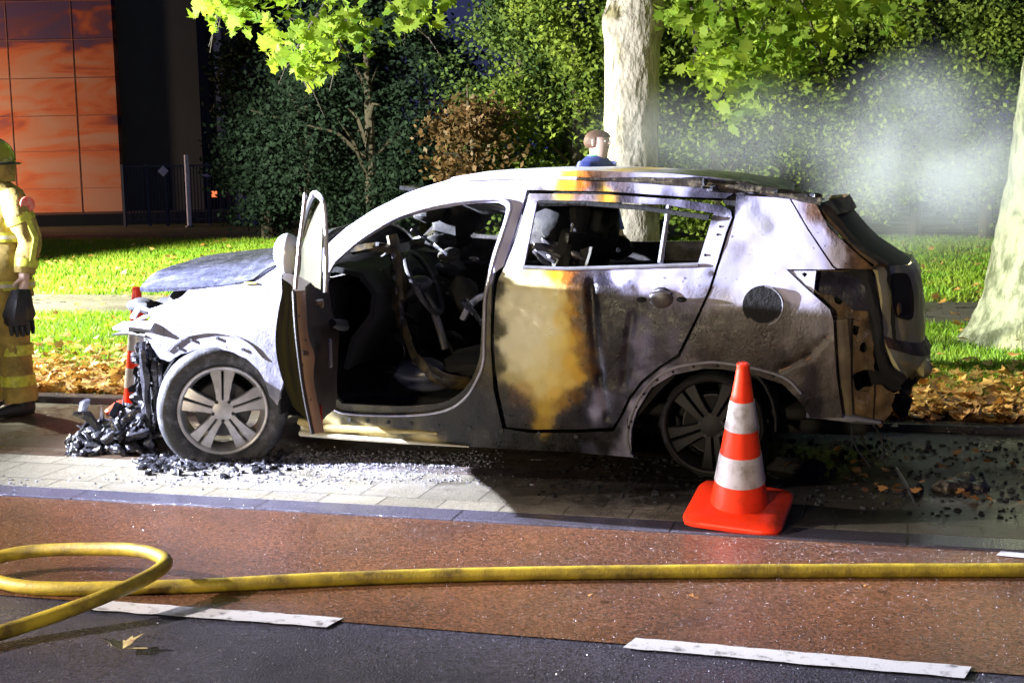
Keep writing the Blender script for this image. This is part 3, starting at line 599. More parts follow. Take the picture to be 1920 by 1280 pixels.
def side_panel(name, outer, holes, m, parent, off=0., thick=.018, step=.022, world=False, mirror=False, dent=.004, colour=True, rough_edge=0, dentfn=None, ang=40):
    cv=(lambda P:[(on_side(*p,off).x,on_side(*p,off).z) for p in P]) if not world else (lambda P:P)
    loops=[cv(outer)]+[cv(h) for h in holes]
    def sub(P):
        out=[]
        for i in range(len(P)):
            a=P[i]; b=P[(i+1)%len(P)]; n=max(1,int(math.hypot(a[0]-b[0],a[1]-b[1])/step))
            for k in range(n):
                q=(a[0]+(b[0]-a[0])*k/n,a[1]+(b[1]-a[1])*k/n)
                if rough_edge: q=(q[0]+rough_edge*noise.noise(Vector((q[0]*30,q[1]*30,2))),q[1]+rough_edge*noise.noise(Vector((q[0]*30,q[1]*30,8))))
                out.append(q)
        return out
    loops=[sub(l) for l in loops]; vs=[];es=[]
    for l in loops:
        n0=len(vs); vs+=l; es+=[(n0+i,n0+(i+1)%len(l)) for i in range(len(l))]
    xs=[p[0] for p in loops[0]]; zs=[p[1] for p in loops[0]]
    x=min(xs); i=0
    ok=lambda x,z:inpoly(x,z,loops[0]) and not any(inpoly(x,z,h) for h in loops[1:])
    B=np.array([p for l in loops for p in l])
    while x<max(xs):
        z=min(zs)+(step*.5 if i%2 else 0)
        while z<max(zs):
            if ok(x,z) and ((B[:,0]-x)**2+(B[:,1]-z)**2).min()>(step*.45)**2: vs.append((x,z))
            z+=step
        x+=step*.87; i+=1
    r=delaunay_2d_cdt([Vector(v) for v in vs],es,[],0,1e-6); V2=r[0]; F=[f for f in r[2] if ok(sum(V2[k].x for k in f)/len(f),sum(V2[k].y for k in f)/len(f))]
    n=len(V2); out=[]
    for t in (0,thick):
        for v in V2:
            y=sidey(v.x,v.y)+off+t+dent*noise.noise(Vector((v.x*5,v.y*5,3)))+dent*.4*noise.noise(Vector((v.x*17,v.y*17,5)))
            if dentfn: y+=dentfn(v.x,v.y)
            out.append((v.x, 2*YC-y if mirror else y, v.y))
    fs=[tuple(f) for f in F]+[tuple(k+n for k in reversed(f)) for f in F]
    cnt={}
    for f in F:
        for a,b in zip(f,list(f[1:])+[f[0]]):
            cnt[(a,b)]=cnt.get((a,b),0)+1
    for (a,b) in cnt:
        if (b,a) not in cnt: fs.append((b,a,a+n,b+n))
    me=bpy.data.meshes.new(name); me.from_pydata(out,[],fs); me.update()
    bm=bmesh.new(); bm.from_mesh(me); bmesh.ops.recalc_face_normals(bm,faces=bm.faces); bm.to_mesh(me); bm.free()
    o=link(me,name,m,parent,True,ang)
    if colour: paint_obj(o, colour if callable(colour) else scorch_shade)
    return o
def crease(x0,z0,x1,z1,w,d):
    """a pressed fold line along a segment on the side"""
    def f(x,z):
        L2=(x1-x0)**2+(z1-z0)**2; t=max(0,min(1,((x-x0)*(x1-x0)+(z-z0)*(z1-z0))/L2)); q=math.hypot(x-x0-t*(x1-x0),z-z0-t*(z1-z0)); return d*math.exp(-(q/w)**2)
    return f
XZ=lambda px,py:(on_side(px,py).x,on_side(px,py).z)
# --- front wing
arcF=[(505,742),(497,715),(483,692),(462,673),(436,660),(405,653),(372,655),(340,664),(316,678)]
fend=side_panel('front_wing',[(300,672),(284,650),(272,622),(284,592),(300,577),(340,556),(352,544),(440,534),(478,529),(531,492),(560,480),(600,472),(606,520),(560,620),(520,760)]+arcF,[],MT['burn'],car,rough_edge=.006,thick=.02)
ar=[(v.x,v.y-.006,v.z) for v in [on_side(*p) for p in [(312,657),(345,633),(375,625),(404,623),(440,630),(470,646),(494,672)]]]
q=interp([(*a,0) for a in ar],6); MB().loft([p[:3] for p in q],[(.006,.004)]*len(q),n=6).build('arch_flange',MT['greymetal'],fend)
for px,py in [(360,637),(408,634),(456,655),(335,652)]:
    v=on_side(px,py); MB().loft([v+Vector((0,.01,0)),v-Vector((0,.008,0))],.009,n=8).build('clip',MT['black'],fend)
# --- body side frame: roof rail, pillars, sill (one pressing, like the real shell)
door_open=rounded([(612,520),(627,492),(668,458),(708,432),(744,413),(798,396),(851,386),(905,380),(935,380),(950,388),(945,412),(923,477),(912,523),(905,560),(903,627),(900,671),(887,707),(866,735),(833,755),(760,762),(672,758),(634,756),(614,700),(606,600)],1)
rear_open=[(1007,377),(1100,377),(1250,384),(1338,400),(1309,493),(1200,497),(1060,502),(982,500)]
bs_outer=[(596,474),(650,426),(700,393),(760,363),(800,349),(845,336),(880,328),(930,323),(1000,321),(1100,320),(1250,325),(1330,332),(1420,346),(1480,358),(1530,372),
  (1480,371),(1378,361),(1360,372),(1281,369),(1140,359),(988,356),(966,430),(943,500),(926,512),(921,560),(920,650),(925,730),(942,803),(1000,812),(1090,811),(1150,808),(1164,786),(1180,757),(1196,765),(1184,800),(1182,850),(1188,857),(1050,846),(900,838),(700,826),(566,818),(562,792),(606,772),(606,760),(600,600),(600,500)]
bside=side_panel('body_side',bs_outer,[door_open],MT['burn'],car,thick=.035,step=.02)
seal=[(627,492),(668,456),(708,429),(744,409),(798,391),(851,380),(905,374),(940,374),(957,384),(951,414),(929,480),(918,523),(910,560),(908,627),(906,680),(892,716),(872,746),(838,768),(780,778),(700,778),(643,774),(622,764)]
q=interp([(*(on_side(*p,-.008)),0) for p in seal],4); MB().loft([p[:3] for p in q],[(.010,.007)]*len(q),n=8,ref=(0,1,0)).build('door_seal',mat('seal_lip',(.62,.62,.70),.4,var=.5,scale=8),bside)
for px in (655,690,728,770,820,880,940,1010,1080):
    v=on_side(px,786+(px-655)*.075,-.004); MB().loft([v+Vector((0,.02,0)),v-Vector((0,.003,0))],.011,n=8).build('clip_hole',MT['black'],bside)
v0=on_side(566,818); 
q=[on_side(*p,-.012) for p in [(563,812),(640,818),(760,828),(880,837)]]
MB().loft(q,[(.016,.022),(.015,.02),(.012,.016),(.004,.008)],n=8,jit=.3).build('sill_edge',mat('sill_white',(.72,.68,.50),.35,var=.35,scale=6),bside)
q=[on_side(*p,.0) for p in [(560,790),(580,796),(600,800),(700,806),(820,812)]]
MB().loft(q,[(.02,.02),(.028,.02),(.026,.02),(.018,.016),(.006,.01)],n=8,jit=.6).build('sill_skin',mat('sill_yellow',(.62,.50,.20),.4,var=.5,scale=6),bside)
# --- rear door
rd_outer=[(992,363),(1140,365),(1281,375),(1356,386),(1370,395),(1372,408),(1361,437),(1342,500),(1329,542),(1301,603),(1270,665),(1236,686),(1202,714),(1177,747),(1160,784),(1148,801),(1094,804),(1000,805),(950,800),(936,740),(929,690),(926,620),(928,560),(936,520),(947,500),(970,440)]
def rd_dent(x,z):
    a=crease(*XZ(1108,530),*XZ(1122,700),.025,.018)(x,z)+crease(*XZ(1122,700),*XZ(1140,780),.02,.014)(x,z)
    b=crease(*XZ(1185,590),*XZ(1170,720),.02,.010)(x,z)-crease(*XZ(940,506),*XZ(1330,512),.012,.006)(x,z)
    return a+b
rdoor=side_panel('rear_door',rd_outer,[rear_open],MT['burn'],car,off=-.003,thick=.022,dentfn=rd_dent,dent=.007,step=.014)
q=[on_side(*p,.01) for p in [(1255,382),(1247,435),(1238,493)]]; MB().loft(q,[(.014,.012)]*3,n=8).build('window_divider',MT['greymetal'],rdoor)
q=[on_side(*p,-.010) for p in [(980,501),(1060,504),(1200,500),(1309,496)]]; MB().loft(q,[(.008,.010)]*4,n=8,ref=(0,1,0)).build('window_ledge',MT['greymetal'],rdoor)
q=[on_side(*p,-.004) for p in [(1010,380),(1100,382),(1200,390),(1330,408)]]; MB().loft(q,[(.012,.015)]*4,n=8,jit=.8).build('charred_seal',MT['soot'],rdoor)
hv=on_side(1240,560); 
hd=MB().ball(hv+Vector((0,.005,0)),(.062,.022,.058),18,10,jit=.1).build('door_handle_cap',mat('handle_cap',(.11,.10,.10),.4,.2,var=.5,scale=14),rdoor)
for px in (1203,1278): v=on_side(px,562); MB().ball(v+Vector((0,.006,0)),(.030,.014,.016),12,6).build('handle_slot',MT['soot'],rdoor)
MB().loft([hv+Vector((-.05,-.03,.03)),hv+Vector((.0,-.04,.045)),hv+Vector((.05,-.03,.03))],[(.006,.01)]*3,n=8).build('handle_lip',MT['greymetal'],rdoor)
for px,py in [(1345,440),(1350,425),(1322,478)]: 
    v=on_side(px,py,-.004); MB().ball(v,(.007,.006,.007),8,5).build('screw',MT['soot'],rdoor)
# --- quarter panel
arcR=[(1184,850),(1182,812),(1193,772),(1221,727),(1262,702),(1319,691),(1356,692),(1420,704),(1467,720),(1495,747),(1512,771)]
fuel=[(1431+33*math.cos(R(a)),573+33*math.sin(R(a))) for a in range(0,360,15)]
def qd(x,z): return crease(*XZ(1552,628),*XZ(1514,670),.012,.012)(x,z)+crease(*XZ(1514,670),*XZ(1458,694),.012,.012)(x,z)
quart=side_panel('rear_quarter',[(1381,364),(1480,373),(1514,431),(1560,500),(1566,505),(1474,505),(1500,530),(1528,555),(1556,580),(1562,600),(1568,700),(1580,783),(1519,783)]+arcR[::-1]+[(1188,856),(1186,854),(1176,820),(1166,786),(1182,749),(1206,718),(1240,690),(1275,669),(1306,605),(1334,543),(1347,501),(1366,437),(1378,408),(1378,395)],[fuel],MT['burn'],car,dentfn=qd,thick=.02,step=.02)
side_panel('inner_pillar',[(1345,366),(1420,368),(1410,420),(1380,520),(1330,600),(1290,680),(1230,740),(1180,800),(1140,790),(1300,600),(1345,500),(1352,440),(1372,395)],[],MT['soot'],car,off=.03,thick=.01,colour=False,step=.05)
fv=on_side(1431,573)
MB().loft([fv+Vector((0,a,0)) for a in (-.006,.0,.05,.07)],[.098,.092,.088,.02],n=28,ref=(0,0,1)).build('filler_recess',MT['soot'],quart)
MB().loft([(fv.x+.094*math.cos(R(a)),fv.y-.006,fv.z+.094*math.sin(R(a))) for a in range(-75,95,10)],[(.004,.006)]*17,n=6).build('filler_rim',MT['greymetal'],quart)
MB().ball(fv+Vector((0,.05,-.01)),(.04,.03,.04),14,8).build('filler_cap',MT['black'],quart)
arl=interp([(*on_side(*p,-.004),0) for p in [(1179,842),(1176,812),(1186,772),(1213,724),(1256,692),(1319,680),(1360,681),(1425,693),(1474,710),(1503,738)]],6)
MB().loft([p[:3] for p in arl],[(.007,.005)]*len(arl),n=6).build('arch_flange',MT['greymetal'],quart)
for px,py in [(1183,790),(1192,762),(1207,738),(1232,712),(1262,697),(1300,687),(1345,686),(1400,693),(1450,705)]:
    v=on_side(px,py,-.002); MB().ball(v,(.008,.006,.008),8,5).build('clip_hole',MT['soot'],quart)
side_panel('tail_light_flange',[(1480,508),(1530,508),(1526,548)],[[(1503,514),(1508,510),(1514,514),(1509,520)]],MT['burn'],car,off=.006,thick=.01,colour=lambda x,z:np.array((.6,.6,.72)))
# --- rear structure behind the lost lamp and bumper
def brown(x,z):
    k=.5+.5*noise.noise(Vector((x*14,z*10,2))); return np.array((.30,.19,.08))*k+np.array((.05,.035,.025))*(1-k)
side_panel('lamp_housing',[(1478,507),(1636,507),(1650,560),(1640,612),(1600,604),(1566,596),(1552,572)],[rounded([(1562,556),(1574,552),(1582,562),(1576,572),(1566,568)]),rounded([(1545,566),(1556,570),(1556,578),(1546,574)])],MT['burn'],car,off=.085,thick=.012,colour=brown,dent=.03,step=.016)
side_panel('lamp_recess',[(1520,509),(1632,509),(1640,585),(1600,582),(1570,556),(1532,548)],[],MT['burn'],car,off=.075,thick=.012,colour=lambda x,z:np.array((.045,.042,.06)),dent=.03)
side_panel('tail_panel',[(1562,590),(1600,598),(1636,606),(1640,700),(1636,788),(1600,788),(1582,783),(1566,700)],[rounded([(1612,645),(1622,642),(1626,655),(1618,662),(1611,656)]),[(1600,610),(1612,612),(1606,632),(1598,626)],rounded([(1598,700),(1640,690),(1640,722),(1625,736),(1603,730)])],MT['burn'],car,off=.07,thick=.015,colour=brown,dent=.022,step=.016,rough_edge=.008)
side_panel('inner_arch',[(1458,700),(1514,676),(1552,630),(1566,600),(1570,700),(1580,786),(1519,784),(1505,750),(1480,722)],[[(1526,690),(1556,690),(1560,748),(1540,745),(1526,735)]],MT['burn'],car,off=.045,thick=.015,colour=brown,dent=.015,step=.018)
q=[on_side(*p,.055) for p in [(1578,598),(1583,660),(1585,720),(1590,782)]]; MB().loft(q,[(.035,.02),(.03,.022),(.03,.022),(.028,.02)],n=10,jit=.5).build('tail_rib',MT['brownmetal'],car)
side_panel('rear_valance',[(1588,738),(1620,728),(1655,722),(1676,742),(1668,776),(1652,800),(1640,792),(1600,792)],[],MT['burn'],car,off=.09,thick=.02,colour=brown,dent=.04,step=.014,rough_edge=.012)
q=interp([(*on_side(*p,.012),0) for p in [(1558,600),(1553,632),(1530,664),(1495,686),(1460,698)]],5); MB().loft([p[:3] for p in q],[(.006,.013)]*len(q),n=8,jit=.4,ref=(0,1,0)).build('scorched_bumper_edge',MT['rust'],car)
q=interp([(*on_side(*p,.02),0) for p in [(1486,374),(1530,388),(1552,428),(1603,476),(1640,500)]],5); MB().loft([p[:3] for p in q],[(.010,.016)]*len(q),n=8,jit=.8).build('rusted_edge',MT['rust'],car) if 0 else None
q=[on_side(*p,.04) for p in [(1510,640),(1500,690),(1512,745),(1522,775)]]; MB().loft(q,[(.012,.02)]*4,n=8,jit=.5).build('bumper_bracket',MT['rust'],car)
q=[on_side(*p,.04) for p in [(1512,776),(1560,780),(1600,786),(1650,792)]]; MB().loft(q,[(.02,.03),(.018,.03),(.02,.03),(.01,.02)],n=8,jit=.6).build('rear_cross_member',MT['greymetal'],car)
# black seal falling between body and tailgate
q=interp([(*on_side(*p,.07),0) for p in [(1600,500),(1624,520),(1640,580),(1646,640),(1660,690),(1690,715)]],5); MB().loft([p[:3] for p in q],[(.03,.025)]*len(q),n=10,jit=.4).build('tailgate_seal',MT['soot'],car)
side_panel('inner_tail_panel',[(1500,388),(1528,398),(1575,446),(1636,482),(1668,500),(1676,560),(1684,700),(1690,730),(1640,740),(1600,600)],[],MT['soot'],car,off=.13,thick=.02,colour=False,step=.04)
# --- tailgate: lofted across the width of the car
prof=[((1590,366),(1528,382)),((1606,393),(1548,410)),((1634,426),(1575,443)),((1655,447),(1600,470)),((1688,468),(1622,487)),((1715,487),(1640,497)),((1724,500),(1646,510)),((1731,540),(1652,545)),((1733,590),(1654,590)),((1732,628),(1656,630)),((1744,650),(1664,650)),((1744,672),(1676,672)),((1712,694),(1690,696))]
def tg_point(i,w): # i profile index (float), w 0 near .. 1 far
    a=int(min(i,len(prof)-2)); f=i-a
    def P(k):
        (mx,my),(ex,ey)=prof[k]; m_=at_y(mx,my,Y0+.95); e=on_side(ex,ey,.07); return m_,e
    (m0,e0),(m1,e1)=P(a),P(a+1); m_=m0.lerp(m1,f); e=e0.lerp(e1,f); s=abs(2*w-1); k=1-s**2.6
    y0=e.y; y1=2*YC-y0
    return Vector((e.x+(m_.x-e.x)*k, y0+(y1-y0)*w, e.z+(m_.z-e.z)*k))
def tg(name,i0,i1,w0,w1,m,off=0,th=.02,ni=14,nw=26,par=None,jit=.010,hole=None):
    P=[]
    for a in range(ni+1):
        row=[]
        for b in range(nw+1):
            v=tg_point(i0+(i1-i0)*a/ni,w0+(w1-w0)*b/nw); v=v+Vector((off,0,(.03*noise.noise(Vector((b*.35,3,1))) if (i1>11 and a==ni) else 0))); v+=Vector((jit*noise.noise(v*7)+jit*.5*noise.noise(v*21),0,0)); row.append(v)
        P.append(row)
    mb=MB(); mb.grid(P)
    if hole: mb.f=[f for f in mb.f if not hole(sum((Vector(mb.v[k]) for k in f),Vector())/4)]
    return mb.build(name,m,par or car,thick=th)
MT['tgmetal']=mat('scorched_tailgate',(.42,.36,.15),.45,var=.5,scale=3.5,col2=(.60,.55,.32),bump=.0015,rvar=.1,split=(.42,.6))
tgb=tg('tailgate',5.0,12,0,1,MT['tgmetal'],ni=26,nw=40)
P=[]
for k in range(6):
    row=[]
    for q_ in range(33):
        a_=2*math.pi*(q_%32)/32; c_,s_=math.cos(a_),math.sin(a_); rr2=(k/5)/((abs(c_)**4+abs(s_)**4)**.25); row.append(tg_point(7.0+1.0*rr2*s_,.10+.070*rr2*c_)+Vector((.016 if k>4 else .006,0,0)))
    P.append(row)
MB().grid(P).build('plate_recess_shade',MT['soot'],tgb,thick=.003)  # flat dark patch painted for the shade of an open recess
tg('tailgate_crease',9,10.1,.0,1,MT['rust'],off=.004,th=.006,par=tgb,ni=4)
tg('tailgate_glass',.9,5.0,.04,.96,MT['sootglass'],off=-.02,th=.006,par=tgb,jit=.002)
tg('window_frame',.0,.9,.0,1,MT['rust'],off=0,par=tgb,th=.03,jit=.02)
tg('window_frame',.4,5.2,-.01,.055,MT['rust'],off=.004,par=tgb,nw=4,th=.02,jit=.015)
tg('window_frame',.4,5.2,.95,1.0,MT['darkmetal'],off=.004,par=tgb,nw=4,th=.02)
v=tg_point(7.5,.085); MB().ball(v+Vector((.0,0,-.01)),(.015,.05,.035),14,8,jit=.4,js=14).build('lamp_socket',MT['rust'],tgb)
v=tg_point(11,.3); MB().ball(v-Vector((.03,0,0)),(.05,.25,.05),14,8,jit=.3).build('tailgate_lip',MT['tgmetal'],tgb)
# side strip of tailgate frame
strip=side_panel('tailgate_frame',[(1484,374),(1530,383),(1552,425),(1603,473),(1636,501),(1636,505),(1570,503),(1563,498),(1517,430)],[],MT['burn'],car,off=-.001,thick=.03,dent=.006)
# --- bonnet
nearE=[(262,541),(275,541),(330,540),(400,536),(445,531),(480,522),(530,490),(575,478)]
def bonnet_edge(t):
    k=t*(len(nearE)-1); a=min(int(k),len(nearE)-2); f=k-a; p=on_side(*nearE[a],.03); q=on_side(*nearE[a+1],.03); return p.lerp(q,f)
P=[]
for i in range(41):
    t=i/40; e=bonnet_edge(t); row=[]
    for j in range(25):
        w=j/24; s=abs(2*w-1); k=1-s**2.4
        crown=.055+.095*math.sin(min(1,.18+t*1.3)*math.pi*.6) ; y=e.y+(2*YC-2*e.y)*w
        nose=-.14*k*(1-t)**2
        P0=Vector((e.x+nose, y, e.z+crown*k)); P0.z+=.010*noise.noise(Vector((P0.x*4,P0.y*4,0)))+.004*noise.noise(P0*14)
        row.append(P0)
    P.append(row)
def bc(x,z):
    k=.5+.5*noise.noise(Vector((x*3.5,z*14,6))); return np.array((.55,.55,.64))*k+np.array((.10,.09,.10))*(1-k)
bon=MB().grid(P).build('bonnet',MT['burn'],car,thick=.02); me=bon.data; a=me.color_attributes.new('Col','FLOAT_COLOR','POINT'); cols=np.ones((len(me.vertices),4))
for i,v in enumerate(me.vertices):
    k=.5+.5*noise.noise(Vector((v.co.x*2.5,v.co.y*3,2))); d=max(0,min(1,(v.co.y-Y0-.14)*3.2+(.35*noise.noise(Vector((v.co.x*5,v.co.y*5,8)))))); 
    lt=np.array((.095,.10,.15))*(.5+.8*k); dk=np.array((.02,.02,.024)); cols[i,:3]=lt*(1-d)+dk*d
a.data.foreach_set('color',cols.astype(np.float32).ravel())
q=[on_side(*p,.02) for p in [(445,533),(475,524),(500,505),(530,491)]]; MB().loft(q,[(.004,.006)]*4,n=6).build('shut_line',MT['soot'],bon)
v=on_side(470,531,.0); MB().box(v,(.07,.02,.012)).build('scorched_label',mat('yellow_scorch',(.7,.6,.1),.5),bon,bevel=.003)
# engine bay, slam panel, inner guard
eb=MB()
rr=random.Random(3)
MB().box((-3.80,YC,.62),(.62,1.45,.5)).build('engine_block',MT['soot'],car,bevel=.05)
for k in range(22):
    c=Vector((rr.uniform(-4.15,-3.3),rr.uniform(Y0+.16,Y0+.75),rr.uniform(.72,.88))); MB().ball(c,(rr.uniform(.05,.12),rr.uniform(.05,.1),rr.uniform(.03,.06)),10,6,jit=.5,js=9).build('charred_engine_part',MT['soot'],car)
q=[on_side(*p,.05) for p in [(284,590),(310,580),(340,566)]]; MB().loft(q,[(.03,.03),(.035,.05),(.02,.04)],n=8,jit=1.2).build('headlamp_remains',MT['greymetal'],car)
side_panel('inner_wing',[(315,572),(345,552),(440,536),(445,545),(350,565),(300,590)],[],MT['soot'],car,off=.06,thick=.02,colour=False,dent=.02)
MB().loft([on_side(228,612,.1),on_side(262,610,.05),on_side(300,615,.04)],[(.015,.05),(.03,.10),(.03,.05)],n=8,jit=1).build('crumpled_bracket',MT['greymetal'],car)
MB().loft([on_side(226,625,.1),on_side(255,622,.06),on_side(285,628,.04)],[(.008,.05),(.012,.07),(.01,.05)],n=8,jit=1).build('crumpled_bracket',MT['darkmetal'],car)
for (a,b_) in (((250,595),(262,575)),((262,575),(300,588)),((240,610),(275,592))):
    MB().loft([on_side(*a,.06),on_side(*b_,.06)],[(.01,.02)]*2,n=6,jit=.6).build('torn_edge',MT['white'],car)
for path,r_ in [([(268,640),(272,700),(276,760),(284,820)],.018),([(290,670),(293,740),(288,800),(275,845)],.014),([(300,680),(302,740),(300,800)],.012)]:
    q=interp([(*on_side(*p,.02+.03*rr.random()),0) for p in path],4); MB().loft([p[:3] for p in q],[(r_,r_*.8)]*len(q),n=8,jit=1.5).build('hanging_strip',MT['charshiny'],car)
for k in range(80):
    px=rr.uniform(255,302); py=rr.uniform(650,840); c=on_side(px,py,rr.uniform(.05,.4)); MB().ball(c,(rr.uniform(.012,.045),rr.uniform(.02,.06),rr.uniform(.02,.07)),10,7,jit=1.2,js=24).build('charred_front_end',MT['charshiny'] if k%3 else MT['soot'],car)
MB().box((-4.22,YC+.05,.45),(.08,1.25,.5)).build('radiator',MT['soot'],car,bevel=.02)
MB().box((-4.30,YC+.1,.48),(.08,1.1,.12)).build('bumper_beam',MT['darkmetal'],car,bevel=.02)
# --- roof and rails
MT['railchar']=mat('charred_rail',(.035,.03,.025),.3,var=.5,scale=20,col2=(.20,.17,.11),split=(.5,.7),bump=.004,bscale=50)
rt=[(845,336),(880,328),(930,323),(1000,321),(1100,320),(1250,325),(1330,332),(1420,346),(1480,358),(1530,372)]
P=[]
for i in range(61):
    k=i/60*(len(rt)-1); a=min(int(k),len(rt)-2); f=k-a; p=on_side(*rt[a]).lerp(on_side(*rt[a+1]),f); row=[]
    for j in range(21):
        w=j/20; s=abs(2*w-1); y=p.y+(2*YC-2*p.y)*w
        front=-.10*(1-s**2)*max(0,1-i/12); back=.05*(1-s**2)*max(0,(i-48)/12)
        v=Vector((p.x+front-.30*w*max(0,(i-45)/15)**2,y,p.z+.012*(1-s**3)-.02*(1-s**2)*min(1,max(0,(i-25)/20)))); v.z+=.006*noise.noise(v*5)-.035*(1-s**2.5)*max(0,(i-36)/24)**1.2*1.5; row.append(v)
    P.append(row)
def roofc(x,z):
    return scorch_shade(x,z)
roof=MB().grid(P).build('roof',MT['burn'],car,thick=.02)
me=roof.data; a=me.color_attributes.new('Col','FLOAT_COLOR','POINT'); cols=np.ones((len(me.vertices),4)); xb=XZ(1120,330)[0]
for i,v in enumerate(me.vertices):
    d=1/(1+math.exp(-(v.co.x-xb+.25*noise.noise(Vector((v.co.x*3,v.co.y*3,0)))-.2)*14)); g=math.exp(-((v.co.x-xb-.1)/.08)**2)
    c=np.array(W_)*(1-d)+np.array((.07,.065,.06))*d; c=c*(1-g)+np.array((.6,.4,.06))*g; cols[i,:3]=c
a.data.foreach_set('color',cols.astype(np.float32).ravel())
for mir in (0,1):
    q=interp([(*on_side(*p,-.0),0) for p in [(880,337),(960,334),(1040,334),(1180,338),(1300,343),(1420,357),(1500,369),(1540,377)]],6)
    pts=[Vector(p[:3]) for p in q]
    if mir: pts=[Vector((p.x,2*YC-p.y,p.z)) for p in pts if p.x<-1.1]
    n0=max(k for k,p in enumerate(pts) if p.x<xb-.05)
    MB().loft(pts[:n0+1],[(.010,.014)]*(n0+1),n=10,ref=(0,0,1)).build('roof_rail',MT['white'],car)
    rl=MB().loft(pts[n0:],[(.008+.020*min(1,max(0,(p.x-xb)/.6)),.022) for p in pts[n0:]],n=10,ref=(0,0,1),jit=.5).build('roof_rail',MT['railchar'],car)
for k in range(40):
    px=rr.uniform(1300,1545); c=on_side(px,338+(px-1300)*.12+rr.uniform(-2,14),rr.uniform(-.01,.15)); MB().ball(c,(rr.uniform(.015,.05),rr.uniform(.02,.05),rr.uniform(.006,.016)),8,5,jit=1,js=20).build('roof_debris',MT['charshiny'],car)
# --- far side of the shell
mono=lambda x,z: np.array((.10,.095,.09))
far_outer=[p for p in bs_outer[:12]]+[(1390,352),(1450,420),(1520,510),(1580,600),(1600,760),(1188,857),(900,838),(566,818),(520,760),(520,600),(560,500)]
fh=[rounded([(700,470),(738,425),(790,412),(785,455),(760,478)],1),rounded([(850,490),(872,462),(915,440),(925,455),(912,492)],1),rounded([(1000,380),(1340,400),(1305,492),(975,492)],1)]
side_panel('body_side',far_outer,fh,MT['burn'],car,mirror=True,colour=mono,step=.04,thick=.04)
side_panel('front_wing',[(300,672),(284,592),(350,544),(440,534),(531,492),(600,472),(520,760)]+arcF,[],MT['burn'],car,mirror=True,colour=lambda x,z:np.array((.5,.5,.5)),step=.04)
fm=MB().ball((-2.98,2*YC-Y0+.10,1.10),(.06,.11,.08),16,10); fm.build('far_mirror',MT['white'],car)
# --- floor, bulkhead, interior
MB().box((-1.95,YC,.33),(3.2,1.5,.06)).build('floor_pan',MT['soot'],car,bevel=.02)
MB().box((-3.02,YC,.66),(.08,1.5,.64)).build('bulkhead',MT['soot'],car)
MB().box((-1.0,YC+.1,.62),(1.7,1.25,.5)).build('rear_floor',MT['soot'],car,bevel=.05)
MB().box((-1.75,2*YC-Y0-.09,.66),(2.6,.05,.62)).build('far_door_trim',MT['soot'],car,bevel=.02)
P=[[Vector((x,Y0+.14+(1.56)*w,z+.03*noise.noise(Vector((x*6,w*7,0))))) for w in [k/16 for k in range(17)]] for x,z in [(-3.1,1.02),(-2.95,1.06),(-2.8,1.03),(-2.72,.93),(-2.74,.80),(-2.85,.66),(-2.9,.5)]]
dash=MB().grid(P).build('dashboard',MT['soot'],car,thick=.03)
def tube(pts,r,name,m,par,n=10,jit=0): 
    q=interp([(*p,0) for p in pts],5) if len(pts)>2 else [(*p,0) for p in pts]
    return MB().loft([p[:3] for p in q],[r]*len(q),n=n,jit=jit).build(name,m,par)
for k,(z,s) in enumerate([(1.0,.05),(.93,.045),(.86,.04),(.8,.05)]):
    MB().ball((-2.70+k*.012,Y0+.42+.03*k,z),(.04,.09,s),10,7,jit=.7,js=15).build('melted_trim',MT['soot'],dash)
# vent / badge glints on the burnt dash
for px,py in [(738,480),(741,520),(744,545),(752,600),(757,612)]:
    v=at_y(px,py,Y0+.30); MB().ball(v,(.010,.02,.022),8,6,jit=.5,js=30).build('bare_metal_edge',MT['steel'],dash)
# steering wheel: seen edge-on-ish
sc=at_y(795,530,Y0+.42); ax=Vector((.86,0.05,.42)).normalized(); u=Vector((0,1,0)); u=(u-ax*u.dot(ax)).normalized(); w=ax.cross(u)
ring=[sc+u*math.cos(R(a))*.185+w*math.sin(R(a))*.185 for a in range(0,360,15)]
sw=MB().loft(ring,.016,n=10,closed=True).build('steering_wheel',MT['black'],car)
MB().ball(sc-ax*.02,(.06,.08,.05),14,8,jit=.2).build('wheel_hub',MT['darkmetal'],sw)
for a in (0,180,270): 
    MB().loft([sc-ax*.02,sc+u*math.cos(R(a))*.18+w*math.sin(R(a))*.18],[(.012,.018)]*2,n=6).build('wheel_spoke',MT['darkmetal'],sw)
tube([sc-ax*.03,sc-ax*.35-Vector((0,0,.05))],.03,'steering_column',MT['darkmetal'],car)
tube([at_y(815,590,Y0+.4),at_y(826,620,Y0+.36),at_y(835,655,Y0+.34)],.022,'stalk',MT['steel'],car)
# seats: charred shells
def seat(cx,cy,h=1.22,lean=.30,name='front_seat'):
    mb=MB()
    base=MB().loft([(cx-.24,cy,.50),(cx,cy,.52),(cx+.22,cy,.50)],[(.07,.24),(.085,.25),(.07,.24)],n=14,ref=(0,0,1),jit=.5).build(name,MT['soot'],car)
    q=interp([(cx+.22,cy,.52,0),(cx+.30,cy,.75,0),(cx+.36,cy,.98,0),(cx+.42,cy,h,0)],4)
    MB().loft([p[:3] for p in q],[(.055+.01*(k%3==0),.22-.008*k) for k in range(len(q))],n=14,ref=(1,0,0),jit=.6).build('backrest',MT['soot'],base)
    MB().ball((cx+.45,cy,h+.10),(.05,.13,.10),14,10,jit=.5).build('headrest',MT['soot'],base)
    for s in (-.07,.07): MB().loft([(cx+.42,cy+s,h-.02),(cx+.45,cy+s,h+.08)],.008,n=6).build('headrest_post',MT['darkmetal'],base)
    for s in (-.2,.2): MB().loft([(cx-.25,cy+s,.42),(cx+.28,cy+s,.42)],[(.02,.015)]*2,n=6).build('seat_rail',MT['darkmetal'],base)
